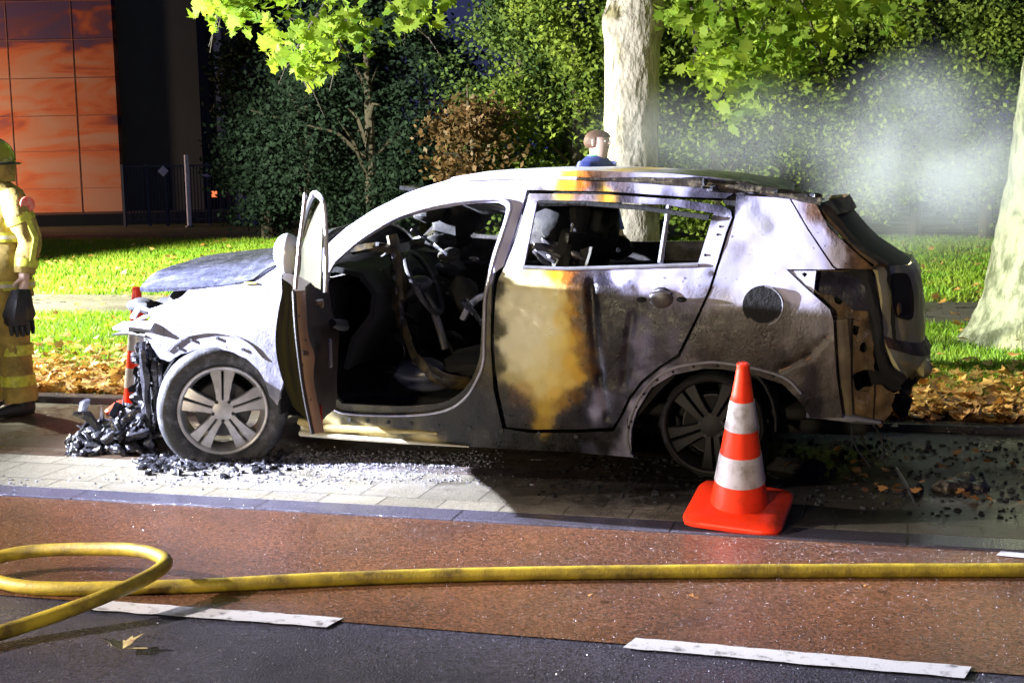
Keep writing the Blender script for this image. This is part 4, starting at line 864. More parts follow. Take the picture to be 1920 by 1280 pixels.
seat(-2.15,Y0+.48); seat(-2.15,Y0+1.32,1.28)
for k in range(3): 
    q=interp([(-.55,Y0+.40+.5*k,.62,0),(-.46,Y0+.40+.5*k,.85,0),(-.40,Y0+.4+.5*k,1.02,0)],4); MB().loft([p[:3] for p in q],[(.05,.22)]*len(q),n=12,ref=(1,0,0),jit=.5).build('rear_seat_back',MT['soot'],car)
# shrivelled headlining hanging inside
P=[[Vector((x,Y0+.2+1.45*w,1.46-.10*abs(noise.noise(Vector((x*2.2,w*3,1))))-hang*(.6+.4*noise.noise(Vector((x*5,w*5,2)))))) for w in [k/20 for k in range(21)]] for x,hang in [(-2.6,.0),(-2.4,.05),(-2.2,.12),(-2.0,.2),(-1.85,.12),(-1.7,.05),(-1.5,.03),(-1.25,.02)]]
MB().grid(P).build('headlining',MT['soot'],car,thick=.02)
for k,(px,py,d,r1,r2) in enumerate([(800,400,1.0,.10,.06),(850,420,1.2,.14,.12),(880,400,1.3,.10,.10),(840,450,1.4,.16,.07),(790,455,1.45,.10,.03),(1085,420,1.0,.22,.13),(1040,410,.9,.12,.14),(1130,430,1.1,.10,.13),(1150,465,1.3,.12,.07)]):
    v=at_y(px,py,Y0+d); MB().ball(v,(r1,.10,r2),20,14,jit=.4,js=7).build('charred_lining',MT['soot'],car)
for k in range(9):
    a=at_y(rr.uniform(640,880),rr.uniform(420,640),Y0+rr.uniform(.25,.8)); b_=a+Vector((rr.uniform(-.25,.25),rr.uniform(-.1,.1),rr.uniform(-.45,-.1))); c_=a.lerp(b_,.5)+Vector((rr.uniform(-.08,.08),rr.uniform(-.08,.08),rr.uniform(-.05,.05)))
    tube([a,c_,b_],(rr.uniform(.004,.012),rr.uniform(.006,.03)),'charred_wire' if k%3 else 'hanging_strip',MT['charshiny'] if k%3 else MT['soot'],car,n=7,jit=1)
for k in range(16):
    c=at_y(rr.uniform(640,880),rr.uniform(430,700),Y0+rr.uniform(.4,1.0)); MB().ball(c,(rr.uniform(.04,.12),.08,rr.uniform(.03,.10)),16,12,jit=.5,js=9).build('charred_lining',MT['soot'],car)
# grey plastic lump and yellow-brown folds low in the door opening
v=at_y(790,700,Y0+.26); MB().ball(v,(.15,.10,.085),22,14,jit=.12,js=5).build('seat_side_cover',mat('grey_plastic',(.05,.055,.075),.3,var=.4,scale=6),car)
v=at_y(800,722,Y0+.24); MB().ball(v,(.13,.09,.035),22,10,jit=.1).build('seat_side_cover',mat('grey_plastic_edge',(.10,.105,.14),.3,var=.4,scale=6),car)
MT['fold']=mat('yellowed_fabric',(.085,.06,.018),.5,var=.5,scale=9,col2=(.02,.015,.01),split=(.45,.55),bump=.003)
for pts,r_ in [([(756,600,.30),(770,650,.24),(790,685,.2),(820,712,.2),(850,722,.22)],(.03,.018)),([(780,672,.2),(810,700,.17),(845,715,.18),(880,716,.24)],(.045,.02)),([(742,540,.36),(750,590,.34),(765,640,.26)],(.03,.02)),([(660,470,.28),(700,462,.30),(735,468,.34)],(.03,.05)),([(735,440,.36),(748,500,.36),(752,560,.36)],(.035,.05))]:
    q=interp([(*at_y(px,py,Y0+d),0) for px,py,d in pts],4); MB().loft([p[:3] for p in q],[(r_[0]*.8,r_[1]*.9)]*len(q),n=10,jit=.5).build('charred_belt',MT['fold'],car)
q=interp([(*at_y(px,py,Y0+.5),0) for px,py in [(868,598),(880,575),(896,560),(912,553)]],5); MB().loft([p[:3] for p in q],[(.02,.03)]*len(q),n=8).build('seat_frame_tube',mat('frame_tube',(.45,.47,.62),.3,.3),car)
# crumpled bright foil and shreds behind the rear side window
for k in range(9):
    v=at_y(rr.uniform(1015,1075),rr.uniform(455,492),Y0+rr.uniform(.3,.5)); MB().ball(v,(.07,.02,.02),8,5,rot=Matrix.Rotation(R(25+rr.uniform(-15,15)),3,'Y'),jit=1,js=16).build('crumpled_foil',MT['steel'],car)
for k in range(10):
    v=at_y(rr.uniform(770,905),rr.uniform(440,560),Y0+rr.uniform(.5,1.0)); MB().ball(v,(rr.uniform(.01,.03),.02,rr.uniform(.008,.02)),8,5,jit=1,js=22).build('metal_fragment',MT['steel'],car)
# --- underbody
MB().box((-1.85,YC,.24),(3.3,1.1,.10)).build('underbody',MT['soot'],car,bevel=.03)
for x,z in ((-3.62,.27),(-.96,.27)): MB().loft([(x,Y0+.15,z),(x,2*YC-Y0-.15,z)],.04,n=12).build('axle',MT['soot'],car)
MB().loft([(-3.0,YC-.2,.2),(-1.5,YC-.2,.19),(-.5,YC-.3,.2),(-.25,YC-.3,.2)],.035,n=10).build('exhaust',MT['rust'],car)
MB().ball((-.35,YC-.1,.34),(.2,.4,.10),16,10,jit=.1).build('silencer',MT['soot'],car)
for x,r_,nm in ((-3.62,.37,'wheel_liner'),(-.99,.37,'wheel_liner')):
    vs=[];N=20
    P=[[Vector((x+r_*math.cos(R(a)),Y0+yy,.30+r_*math.sin(R(a)))) for yy in (.03,.2,.32)] for a in range(-5,190,12)]
    MB().grid(P).build(nm,MT['soot'],car,thick=.01)
    MB().box((x,Y0+.36,.46),(.72,.03,.4)).build('inner_wheelhouse',MT['soot'],car)
for k in range(5):
    a=on_side(rr.uniform(1590,1668),rr.uniform(770,795),.08+rr.random()*.3); b_=Vector((a.x+rr.uniform(-.05,.1),a.y+rr.uniform(-.05,.05),rr.uniform(.02,.14))); tube([a,a.lerp(b_,.5)+Vector((rr.uniform(-.04,.04),0,0)),b_],.004,'hanging_wire',MT['soot'],car,n=5)
for k in range(34):
    c=Vector((rr.uniform(-.3,.06),rr.uniform(Y0+.2,Y0+1.5),rr.uniform(.30,.52))); MB().ball(c,(rr.uniform(.02,.05),rr.uniform(.04,.09),rr.uniform(.02,.06)),12,9,jit=1.3,js=18).build('charred_underbody_part',MT['soot'],car)

# --- wheels
def wheel(hub, steer, spin, tyre, m_rim, scale=1., ground=.006):
    rot=Matrix.Rotation(R(steer),3,'Z'); T=lambda v:hub+rot@Vector(v)
    base=MB(); base.loft([(0,.05,0),(0,.10,0),(0,.16,0)],[.15,.155,.15],n=24,ref=(0,0,1)); base.v=[tuple(T(v)) for v in base.v]
    w=base.build('wheel',MT['soot'] if 0 else MT['darkmetal'],car)
    # rim barrel and lip
    prof_=[(.000,.238),(-.012,.242),(-.016,.236),(-.012,.226),(.004,.219),(.03,.212),(.10,.200),(.17,.205),(.19,.232)]
    P=[[T((r_*math.sin(R(a)),y,r_*math.cos(R(a)))) for y,r_ in prof_] for a in range(0,361,6)]
    rim=MB().grid(P).build('rim',m_rim,w,thick=.004,ang=30)
    sp=MB()
    for k in range(5):
        an=R(spin+72*k); d=Vector((math.cos(an),0,math.sin(an))); t=Vector((-math.sin(an),0,math.cos(an)))
        for s in (-1,1):
            a0=[];
            for r_,wi,wo,y in ((.035,.003,.034,-.006),(.09,.004,.040,-.010),(.15,.005,.052,-.006),(.205,.006,.068,.004),(.222,.006,.073,.010)):
                i_=d*r_+t*s*wi; o_=d*r_+t*s*wo
                a0.append([i_+Vector((0,y+.008,0)), i_+Vector((0,y,0))+t*s*.004, o_+Vector((0,y,0))-t*s*.004, o_+Vector((0,y+.010,0)), o_+Vector((0,y+.035,0)), i_+Vector((0,y+.035,0))])
            vs=[v for r_ in a0 for v in r_]; fs=[]
            for i in range(4):
                for j in range(6): fs.append((i*6+j,i*6+(j+1)%6,(i+1)*6+(j+1)%6,(i+1)*6+j))
            fs.append((0,1,2,3,4,5)); fs.append(tuple(24+j for j in range(6))); sp.add(vs,fs)
    sp.v=[tuple(T(v)) for v in sp.v]; sp.build('spokes',m_rim,w,ang=25)
    hb=MB().loft([(0,.03,0),(0,-.006,0),(0,-.013,0),(0,-.014,0)],[.062,.058,.035,.002],n=20,ref=(0,0,1)); hb.v=[tuple(T(v)) for v in hb.v]; hb.build('centre_cap',m_rim,w)
    for k in range(5):
        an=R(spin+36+72*k); c=(.056*math.cos(an),0,.056*math.sin(an)); nb=MB().loft([(c[0],.01,c[2]),(c[0],-.013,c[2])],.0095,n=8,ref=(0,0,1)); nb.v=[tuple(T(v)) for v in nb.v]; nb.build('wheel_nut',MT['black'],w)
    dk=MB().loft([(0,.045,0),(0,.052,0)],[.145,.145],n=32,ref=(0,0,1)); dk.v=[tuple(T(v)) for v in dk.v]; dk.build('brake_disc',MT['darkmetal'] if m_rim==MT['alloy'] else MT['soot'],w)
    # tyre
    N=72; P=[]
    pr=[(.012,.232),(-.010,.250),(-.026,.275),(-.030,.305),(-.022,.330),(-.004,.346),(.05,.352),(.15,.352),(.20,.345),(.222,.31),(.215,.26),(.19,.232)]
    if not tyre: pr=[(.01,.225),(-.004,.236),(-.008,.246),(.0,.254),(.05,.256),(.12,.254),(.17,.25),(.19,.236)]
    for a in range(N+1):
        row=[]
        for y,r_ in pr:
            q=2*math.pi*a/N; z=r_*math.cos(q); x=r_*math.sin(q); rr_=r_
            jag=.012*noise.noise(Vector((x*14,y*14,z*14))) if not tyre else .003*noise.noise(Vector((x*20,y*20,z*20)))
            x*=1+jag*3; z*=1+jag*3
            v=T((x,y,z)); 
            if v.z<ground:
                sq=(ground-v.z); v.z=ground+.0; yy=y-.55*sq*(1 if y<.1 else -1); v2=T((x*(1+sq*1.0),yy,0)); v=Vector((v2.x,v2.y,ground+.002*noise.noise(v2*30)))
            row.append(v)
        P.append(row)
    MB().grid(P).build('tyre' if tyre else 'tyre_remains',MT['tyre'] if tyre else MT['soot'],w,ang=60)
    return w
HF=at_y(418,769,Y0-.005); HR=at_y(1334,798,Y0+.03)
wheel(HF,27,88,True,MT['alloy'])
wheel(HR,0,58,False,MT['alloydark'],ground=.004)
wheel(Vector((HF.x,2*YC-HF.y-.18,HF.z)),27,60,True,MT['alloydark']); wheel(Vector((HR.x,2*YC-HR.y-.18,HR.z)),0,20,False,MT['alloydark'])

# --- open front door
hinge=at_y(566,620,Y0+.06); hinge.z=0
dd=Vector((math.sin(R(8.6))*1,-1,0)); th=math.atan2(1,math.tan(R(90-PHI-65+.0))) 
ang=R(90-PHI-8.6); du=Vector((math.cos(ang),-math.sin(ang),0)); dn=Vector((-math.sin(ang),-math.cos(ang),0)) # du hinge->edge, dn outward (towards front)
if dn.x>0: dn=-dn
def D(u,n,z): return hinge+du*u+dn*n+Vector((0,0,z))
LD=1.08
def dz0(u): return .30+.05*max(0,1-u/.25)**2
zs_=[0,.08,.2,.35,.5,.65,.8,.92,1.0]
P=[];Pin=[]
def outn(u,f): 
    return .030+.115*math.exp(-((u-.20)/.42)**2)*(.55+.45*math.sin(min(1,f*1.15)*math.pi))
def inn(u,f): 
    return -.020-.145*math.exp(-((u-.30)/.34)**2)*(.75+.25*math.sin(f*math.pi))-.02*math.exp(-((f-.55)/.1)**2)
for i in range(21):
    u=LD*i/20; r1=[];r2=[]
    for j in range(25):
        f=j/24; zb=.36+.08*max(0,1-u/.2)**2; z=zb+(1.03-zb)*f
        uu=u+ (.05*math.sin(f*math.pi) -.06*(1-f))*(u/LD)
        shn=-.06*(1-f)**2*(u/LD)**.5
        r1.append(D(uu,outn(u,f)+shn,z)); r2.append(D(uu-.02*(u/LD),inn(u,f)+shn+.006*noise.noise(Vector((u*9,z*9,1))),z))
    P.append(r1);Pin.append(r2)
dr=MB().grid(P).build('front_door',MT['olive'],car,thick=.006)
trimp=MB().grid(Pin).build('inner_trim',MT['trim'],dr,thick=.006)
# rear edge face with latch, bottom and front closures
E_=[[P[-1][j].lerp(Pin[-1][j],k/4)+du*(.012*math.sin(k/4*math.pi)) for j in range(25)] for k in range(5)]
MB().grid(E_).build('door_edge',MT['beige'],dr,thick=.004)
MB().grid([[P[i][0].lerp(Pin[i][0],k/3) for k in range(4)] for i in range(21)]).build('door_bottom',MT['beige'],dr,thick=.004)
MB().grid([[P[i][-1].lerp(Pin[i][-1],k/3) for k in range(4)] for i in range(21)]).build('door_top',MT['trim'],dr,thick=.004)
MB().grid([[P[0][j].lerp(Pin[0][j],k/3) for j in range(25)] for k in range(4)]).build('hinge_face',MT['trim'],dr,thick=.004)
c=P[-1][14].lerp(Pin[-1][14],.4); MB().box(c+du*.018,(.035,.012,.02),Matrix.Rotation(-ang,3,'Z')).build('latch',MT['black'],dr,bevel=.002)
for j,k_ in ((12,.2),(16,.7),(20,.4),(6,.5)): MB().ball(P[-1][j].lerp(Pin[-1][j],k_)+du*.014,.005,8,5).build('bolt',MT['darkmetal'],dr)
q=[P[-1][j].lerp(Pin[-1][j],.05)+du*.01 for j in range(0,25,2)]; MB().loft(q,[(.009,.009)]*len(q),n=8).build('door_weatherstrip',MT['black'],dr)
q=[P[12][j]+dn*.0-Vector((0,0,0)) for j in range(0,25,3)]
# window frame: sloped front rail following the windscreen pillar, upright rear rail
topu=.97
fr=interp([(*D(.02,.03,1.03),0),(*D(.20,.01,1.14),0),(*D(.42,-.02,1.27),0),(*D(.65,-.05,1.38),0),(*D(.85,-.075,1.45),0),(*D(.95,-.09,1.465),0)],6)
MB().loft([p[:3] for p in fr],[(.014,.020)]*len(fr),n=8,ref=tuple(dn)).build('window_frame',MT['darkmetal'],dr)
fr2=interp([(*D(.95,-.09,1.465),0),(*D(1.070,-.115,1.44),0),(*D(1.085,-.125,1.38),0),(*D(1.080,-.125,1.2),0),(*D(1.070,-.115,1.02),0)],6)
MB().loft([p[:3] for p in fr2],[(.011,.016)]*len(fr2),n=8,ref=tuple(dn)).build('window_frame',MT['greymetal'],dr)
fr3=interp([(*D(.90,-.04,1.455),0),(*D(.96,-.03,1.38),0),(*D(1.070,.0,1.2),0),(*D(1.070,.02,1.04),0)],6)
MB().loft([p[:3] for p in fr3],[(.010,.026)]*len(fr3),n=8,ref=tuple(dn)).build('window_frame',MT['beige'],dr)
gl=[]
for i in range(13):
    t=i/12; u=.05+.9*t; zt=[1.03+.02,1.12,1.27,1.375,1.44][0]+0; zt=np.interp(u,[.02,.2,.42,.65,.85,.95],[1.04,1.13,1.26,1.37,1.44,1.455])
    gl.append([D(u,.025-.125*max(0,t)**1.0-.03*((z_-1.03)/.44),z_) for z_ in np.linspace(1.02,zt,9)])
MB().grid(gl).build('window_glass',MT['yglass'],dr,thick=.005)
tp=[[D(u,-.03-.05*((z_-1.03)/.3),z_) for z_ in np.linspace(1.0,1.0+.26*(1-u/.36)+.02,5)] for u in np.linspace(.3,.02,6)]
mr=MB().ball(D(.20,.055,1.145),(.085,.075,.105),20,14,rot=Matrix.Rotation(-ang,3,'Z')).build('wing_mirror',MT['white'],dr)
MB().loft([D(.14,.03,1.06),D(.2,.06,1.07)],[(.03,.03),(.025,.03)],n=8).build('mirror_stalk',MT['black'],mr)
# trim details: pull handle, speaker grille, armrest, red reflector
MB().loft([D(.34,-.215,.78),D(.5,-.2,.80),D(.66,-.15,.83)],[(.03,.03),(.03,.025),(.02,.02)],n=10,jit=.3).build('armrest',MT['black'],trimp)
MB().loft([D(.70,-.10,.92),D(.78,-.10,.95),D(.84,-.07,.95)],[(.012,.012)]*3,n=8).build('pull_handle',MT['beige'],trimp)
MB().box(D(.78,-.13,.70),(.10,.02,.13),Matrix.Rotation(-ang,3,'Z')).build('scuffed_patch',MT['greymetal'],trimp,bevel=.008)
MB().box(D(.93,-.075,.42),(.03,.012,.11),Matrix.Rotation(-ang,3,'Z')).build('red_reflector',mat('red_reflector',(.6,.02,.015),.3),trimp,bevel=.003)
for zz in (.55,.85): MB().box(D(-.03,.0,zz),(.10,.05,.05),Matrix.Rotation(-ang,3,'Z')).build('hinge',MT['darkmetal'],dr,bevel=.006)

# ================================================================== CONES
def cone(loc, rot, label, H=.68, tilt=0, roll=0):
    t=empty('traffic_cone',(0,0,0),label,'traffic cone','traffic cones around the burnt car')
    x,y,z=0,0,0; Rz=Matrix.Rotation(R(rot),3,'Z'); 
    # base plate: square with cut corners, slightly domed
    P=[];N=48
    def sq(a,s,zz,p=5.):
        c,s_=math.cos(a),math.sin(a); r_=s/((abs(c)**p+abs(s_)**p)**(1/p)); v=Rz@Vector((r_*c,r_*s_,zz)); return Vector((x,y,z))+v
    for s,zz in ((.185,.0),(.212,.004),(.215,.022),(.205,.034),(.155,.042),(.135,.046),(.118,.05)):
        P.append([sq(2*math.pi*k/N,s,zz,9. if s>.19 else (4. if s>.14 else 2.)) for k in range(N+1)])
    MB().grid(P).add(*([P[0][:-1],[tuple(range(N))]])).build('base',MT['cone'],t,ang=50)
    rad=lambda h:.125+(.026-.125)*((h-.045)/(H-.045))
    def sec(a,b,name,m,ex=0,n=6):
        hs=[a+(b-a)*k/n for k in range(n+1)]
        P=[[Vector((x,y,z))+Vector(((rad(h)+ex)*math.cos(2*math.pi*k/40),(rad(h)+ex)*math.sin(2*math.pi*k/40),h)) for k in range(41)] for h in hs]
        return MB().grid(P).build(name,m,t,ang=60,thick=.002)
    b=sec(.045,H,'cone_body',MT['cone'],0,24)
    MB().loft([(x,y,z+H-.02),(x,y,z+H+.012),(x,y,z+H+.016),(x,y,z+H+.004)],[.028,.027,.018,.014],n=20,cap=False).build('top_rim',MT['cone'],b)
    for a,c in ((.40,.53),(.155,.285)): sec(a,c,'reflective_band',MT['foil'],.0025)
    t.location=loc; t.rotation_euler=(R(tilt),R(roll),0)
    return t
c1=at_z(1374,1003,0); cone((c1.x+.0,c1.y+.21,.052),-4,'large orange and white traffic cone standing on the red cycle path',tilt=12,roll=3)
c2=at_z(268,768,0); cone((c2.x,c2.y,.006),20,'orange traffic cone half hidden behind the melted car front',H=.80)

# ================================================================== HOSE
hz=.028
def gp(px,py,z): return at_z(px,py,z)
hp=[(-260,1060,hz),(-150,1085,.03),(-60,1120,.03)]
run=[(2300,1064,hz),(1920,1068,hz),(1600,1069,hz),(1250,1071,hz),(900,1076,hz),(620,1085,hz),(400,1096,hz),(250,1101,hz),(120,1103,hz),(40,1099,hz),(-20,1084,.035),(-38,1066,.05),(-5,1045,.07),(70,1032,.085),(180,1029,.10),(255,1031,.115),(300,1043,.125),(309,1058,.12),(270,1085,.105),(200,1116,.09),(110,1150,.06),(0,1186,.035),(-150,1230,hz),(-400,1300,hz)]
q=interp([(*gp(*p),0) for p in run],8)
hs=MB().loft([p[:3] for p in q],[.0265+.0012*noise.noise(Vector(p[:3])*7) for p in q],n=18).build('fire_hose',MT['hose']); setp(hs,None,'yellow fire hose running across the road with a raised loop at left','hose')

# ================================================================== DEBRIS
def chunks(name,pts,size,m,jit=.9):
    mb=MB()
    for c in pts:
        s=size*rr.uniform(.5,1.5); mb.ball(c,(s*rr.uniform(.7,1.5),s*rr.uniform(.7,1.4),s*rr.uniform(.35,.8)),7,5,jit=jit,js=40)
    return mb.build(name,m)
# melted bumper heaped in front of the car
mbp=MB()
for k in range(210):
    px=rr.betavariate(1.6,1.2)*165+128; t=(px-128)/165; py=855-rr.random()*(25+75*t**1.3); c=at_z(px,852+rr.uniform(-30,4),0); z_=max(.01,(852-py)/370*rr.uniform(.6,1)); c.z=z_
    mbp.ball(c,(rr.uniform(.012,.075),rr.uniform(.012,.05),rr.uniform(.006,.03)),10,7,rot=Matrix.Rotation(rr.uniform(-1.2,1.2),3,'Y'),jit=1.3,js=26)
for k in range(9):
    a=at_z(rr.uniform(150,280),rr.uniform(830,850),0); a.z=rr.uniform(.03,.2); b_=a+Vector((rr.uniform(-.12,.12),rr.uniform(-.1,.1),rr.uniform(-.05,.12))); mbp.loft([a,a.lerp(b_,.5)+Vector((0,0,.03)),b_],[(.02,.008),(.03,.006),(.012,.005)],n=6,jit=1.5)
o=mbp.build('melted_bumper',MT['charshiny'],ang=75); setp(o,None,'shiny black melted bumper heap lying in front of the wheel','wreckage')
pts=[]
for k in range(4200):
    px=250+700*rr.betavariate(1.5,1.7); py=rr.gauss(862,9) if rr.random()<.75 else rr.uniform(845,905); 
    c=at_z(px,py,.012); 
    if c.y>5.85: pts.append(c)
o=chunks('ash_debris',pts,.0042,MT['ash']); setp(o,'stuff','wet glistening ash and glass crumbs strewn under the sill','ash')
pts=[at_z(rr.uniform(255,560),rr.gauss(868,10),.015) for k in range(170)]+[at_z(rr.gauss(310,30),rr.gauss(868,9),.02) for k in range(60)]
o=chunks('charred_crumbs',[p for p in pts if p.y>5.9],.017,MT['charshiny']); setp(o,'stuff','charred crumbs of plastic beside the front wheel','char')
pts=[Vector((rr.uniform(-1.7,.7),rr.uniform(6.2,7.9),.012)) for k in range(800)]
o=chunks('soot_rubble',pts,.009,MT['soot']); setp(o,'stuff','black soot rubble under and behind the rear wheel','rubble')
pts=[g0(rr.uniform(0,1000),rr.gauss(905,7))+Vector((0,0,.012)) for k in range(140)]
o=chunks('gutter_grit',pts,.006,MT['ash']); setp(o,'stuff','fine glistening grit along the gutter tiles','grit')
def lump(name,px,py,r,m,label,cat,n=7,js=9):
    c=at_z(px,py,0); mb=MB()
    for k in range(n): mb.ball(c+Vector((rr.uniform(-r,r),rr.uniform(-r,r)*.6,r*.45*rr.random()+.01)),(r*rr.uniform(.5,.9),r*rr.uniform(.4,.8),r*rr.uniform(.25,.6)),10,7,jit=.8,js=js)
    return setp(mb.build(name,m),None,label,cat)
lump('charred_lump',1822,918,.085,MT['railchar'],'brown charred lump lying on the bay bricks at right','wreckage')
lump('charred_lump',1710,925,.05,MT['soot'],'small black lump with twigs behind the traffic cone','wreckage')
lump('charred_lump',1500,885,.09,MT['soot'],'sooty heap under the rear bumper of the car','wreckage',9)
for k,(px,py) in enumerate([(1688,905),(1700,930),(1675,880)]): pass
a=g0(1680,900); b_=g0(1715,948); mb=MB().loft([a+Vector((0,0,.06)),a.lerp(b_,.5)+Vector((.01,0,.03)),b_+Vector((0,0,.012))],[.008,.007,.004],n=6); setp(mb.build('bent_strip',MT['steel']),None,'thin bent metal strip leaning by the black lump','wreckage')
n_=12000; GX=RNG.uniform(-6.5,3.2,n_); GY=RNG.uniform(2.6,5.72,n_); zz_=np.where(GY>4.38,.006,.003)
Pg=np.stack([GX,GY,zz_+.002],1); Vg=leaves(Pg,.0050,RH,.6)
setp(np_mesh('road_glints',Vg,4,mat('glint_flakes',(.45,.45,.52),.15,var=.5,scale=200)),'stuff','pale flakes imitating wet glints over the road and cycle path','grit')  # pale flakes stand in for glints of the wet surface
# leaf lying on the asphalt
lv=g0(230,1222); 
def leafobj(pos,size,rz,m,label,curl=.5,name='fallen_leaf',up=.02):
    mb=MB(); vs=[]
    for (x_,y_) in LOBE: 
        vs.append(pos+Matrix.Rotation(R(rz),3,'Z')@Vector((x_*size,y_*size*.8,up+abs(x_)*size*curl)))
    c=pos+Vector((0,0,up)); n_=len(vs); mb.add(vs+[c],[(i,(i+1)%n_,n_) for i in range(n_)]); mb.loft([c,c+Vector((.03,-.01,0)),c+Vector((size*.9,-.02,.01))],.002,n=5)
    return setp(mb.build(name,m,thick=.001),None,label,'leaf')
leafobj(lv,.12,30,mat('pale_leaf',(.45,.42,.16),.5,scale=20,col2=(.12,.04,.03)),'curled pale leaf lying alone on the dark asphalt at left')
leafobj(g0(1102,1127),.035,200,MT['litterdark'],'tiny dark leaf below the hose in the middle of the cycle path')
leafobj(g0(1296,1128),.03,70,MT['litterdark'],'tiny dark leaf scrap right of the other one below the hose')
leafobj(g0(1618,1059+50),.03,10,MT['litterdark'],'tiny leaf scrap under the hose towards the right edge')

# ================================================================== PEOPLE
MT['skin']=mat('skin',(.70,.50,.41),.5,var=.15); MT['kit']=mat('bunker_gear',(.44,.33,.08),.8,scale=9,var=.6,bump=.022,bscale=9,detail=8)
MT['hiviz']=mat('yellow_band',(.62,.64,.06),.5,var=.45,scale=26,bump=.006,bscale=20); MT['silver']=mat('silver_band',(.5,.5,.46),.4,var=.2,scale=20)
MT['cloth']=mat('dark_glove_fabric',(.025,.025,.03),.7,bump=.006,bscale=30)
def ringloft(rows, name, m, par, n=22, jit=.0, thick=.004, close=True):
    """rows: (cx,cy,z,rx,ry) horizontal ellipses"""
    P=[]
    for (cx,cy,z,rx,ry) in rows:
        row=[]
        for k in range(n+1):
            q=2*math.pi*(k%n)/n; j=1+jit*noise.noise(Vector((math.cos(q)*2.2+cx*3,math.sin(q)*2.2,z*9)))
            row.append(Vector((cx+rx*j*math.cos(q),cy+ry*j*math.sin(q),z)))
        P.append(row)
    return MB().grid(P).build(name,m,par,ang=80,thick=thick)
def body_mesh(name, F, j, par, m):
    """one continuous body from a skinned skeleton; j: joint name -> (pos, radius)"""
    names=list(j); idx={k:i for i,k in enumerate(names)}
    E=[('pelvis','spine'),('spine','chest'),('chest','neck'),('neck','head0'),('head0','head1'),('head1','head2')]
    for s in 'lr': E+=[('chest','sh'+s),('sh'+s,'el'+s),('el'+s,'wr'+s),('wr'+s,'palm'+s),('pelvis','hip'+s),('hip'+s,'kn'+s),('kn'+s,'an'+s),('an'+s,'toe'+s)]
    for s in 'lr':
        for f in range(5):
            ks=[k for k in names if k.startswith(f'f{s}{f}')]; pr='palm'+s if f<4 else 'wr'+s
            for k in ks: E.append((pr,k)); pr=k
    me=bpy.data.meshes.new(name); me.from_pydata([F(*j[k][0]) for k in names],[(idx[a],idx[b]) for a,b in E],[])
    o=link(me,name,None,par,False); sk=o.modifiers.new('skin','SKIN'); sk.use_smooth_shade=True
    for i,k in enumerate(names):
        r_=j[k][1]; r_=r_ if isinstance(r_,tuple) else (r_,r_); me.skin_vertices[0].data[i].radius=r_
        me.skin_vertices[0].data[i].use_root=(k=='pelvis')
    sb=o.modifiers.new('sub','SUBSURF'); sb.levels=2; sb.render_levels=2; me.materials.append(m)
    return o
def std_joints(arm_l=None, arm_r=None, h=1.8, curl=.5):
    j={'pelvis':((0,0,.96),.12),'spine':((0,0,1.12),.115),'chest':((0,.0,1.34),(.13,.11)),'neck':((0,.01,1.50),.055),'head0':((0,.025,1.61),.090),'head1':((0,.02,1.69),.098),'head2':((0,.015,1.76),.070)}
    for s,sg,arm in (('l',-1,arm_l),('r',1,arm_r)):
        e,w=arm or ((sg*.27,-.01,1.13),(sg*.27,.06,.90))
        j['sh'+s]=((sg*.18,0,1.43),.058); j['el'+s]=(e,.043); j['wr'+s]=(w,.029)
        d=(Vector(w)-Vector(e)).normalized(); pm=Vector(w)+d*.07; j['palm'+s]=(tuple(pm),(.036,.020))
        side=Vector((0,1,0)); side=(side-d*side.dot(d)).normalized(); inw=d.cross(side)*(-sg)
        for f in range(4):
            L=[.040,.045,.042,.034][f]; b0=pm+d*.03+side*(.030-.020*f)
            p1=b0+d*L*.7; p2=p1+(d*.75+inw*curl*.9)*L*.62; p3=p2+(d*.4+inw*curl*1.5)*L*.5
            j[f'f{s}{f}a']=(tuple(b0),.010); j[f'f{s}{f}b']=(tuple(p1),.009); j[f'f{s}{f}c']=(tuple(p2),.0085); j[f'f{s}{f}d']=(tuple(p3),.0075)
        t0=Vector(w)+d*.03+side*.034; t1=t0+(d*.6+side*.6+inw*.3)*.035; t2=t1+(d*.9+side*.1+inw*.4)*.03
        j[f'f{s}4a']=(tuple(t0),.012); j[f'f{s}4b']=(tuple(t1),.010); j[f'f{s}4c']=(tuple(t2),.0085)
        j['hip'+s]=((sg*.095,0,.90),.095); j['kn'+s]=((sg*.11,.02,.50),.062); j['an'+s]=((sg*.12,-.02,.09),.042); j['toe'+s]=((sg*.135,.15,.035),.035)
    return j
def face(F, par, m, dy=0):
    """nose, eyes, ears, mouth on a head at z 1.6-1.78 looking along +y"""
    for sg in (-1,1):
        MB().ball(F(sg*.033,.098+dy,1.665),.012,10,8).build('eye',mat('eye',(.7,.68,.65),.2),par)
        MB().ball(F(sg*.084,.015,1.655),(.014,.022,.032),10,8).build('ear',m,par)
    MB().loft([F(0,.105+dy,1.67),F(0,.122+dy,1.645),F(0,.105+dy,1.625)],[(.009,.010),(.014,.013),(.010,.01)],n=8).build('nose',m,par)
    MB().loft([F(-.025,.098+dy,1.60),F(0,.106+dy,1.60),F(.025,.098+dy,1.60)],[(.005,.006)]*3,n=6).build('mouth',mat('lips',(.40,.15,.13),.5),par)
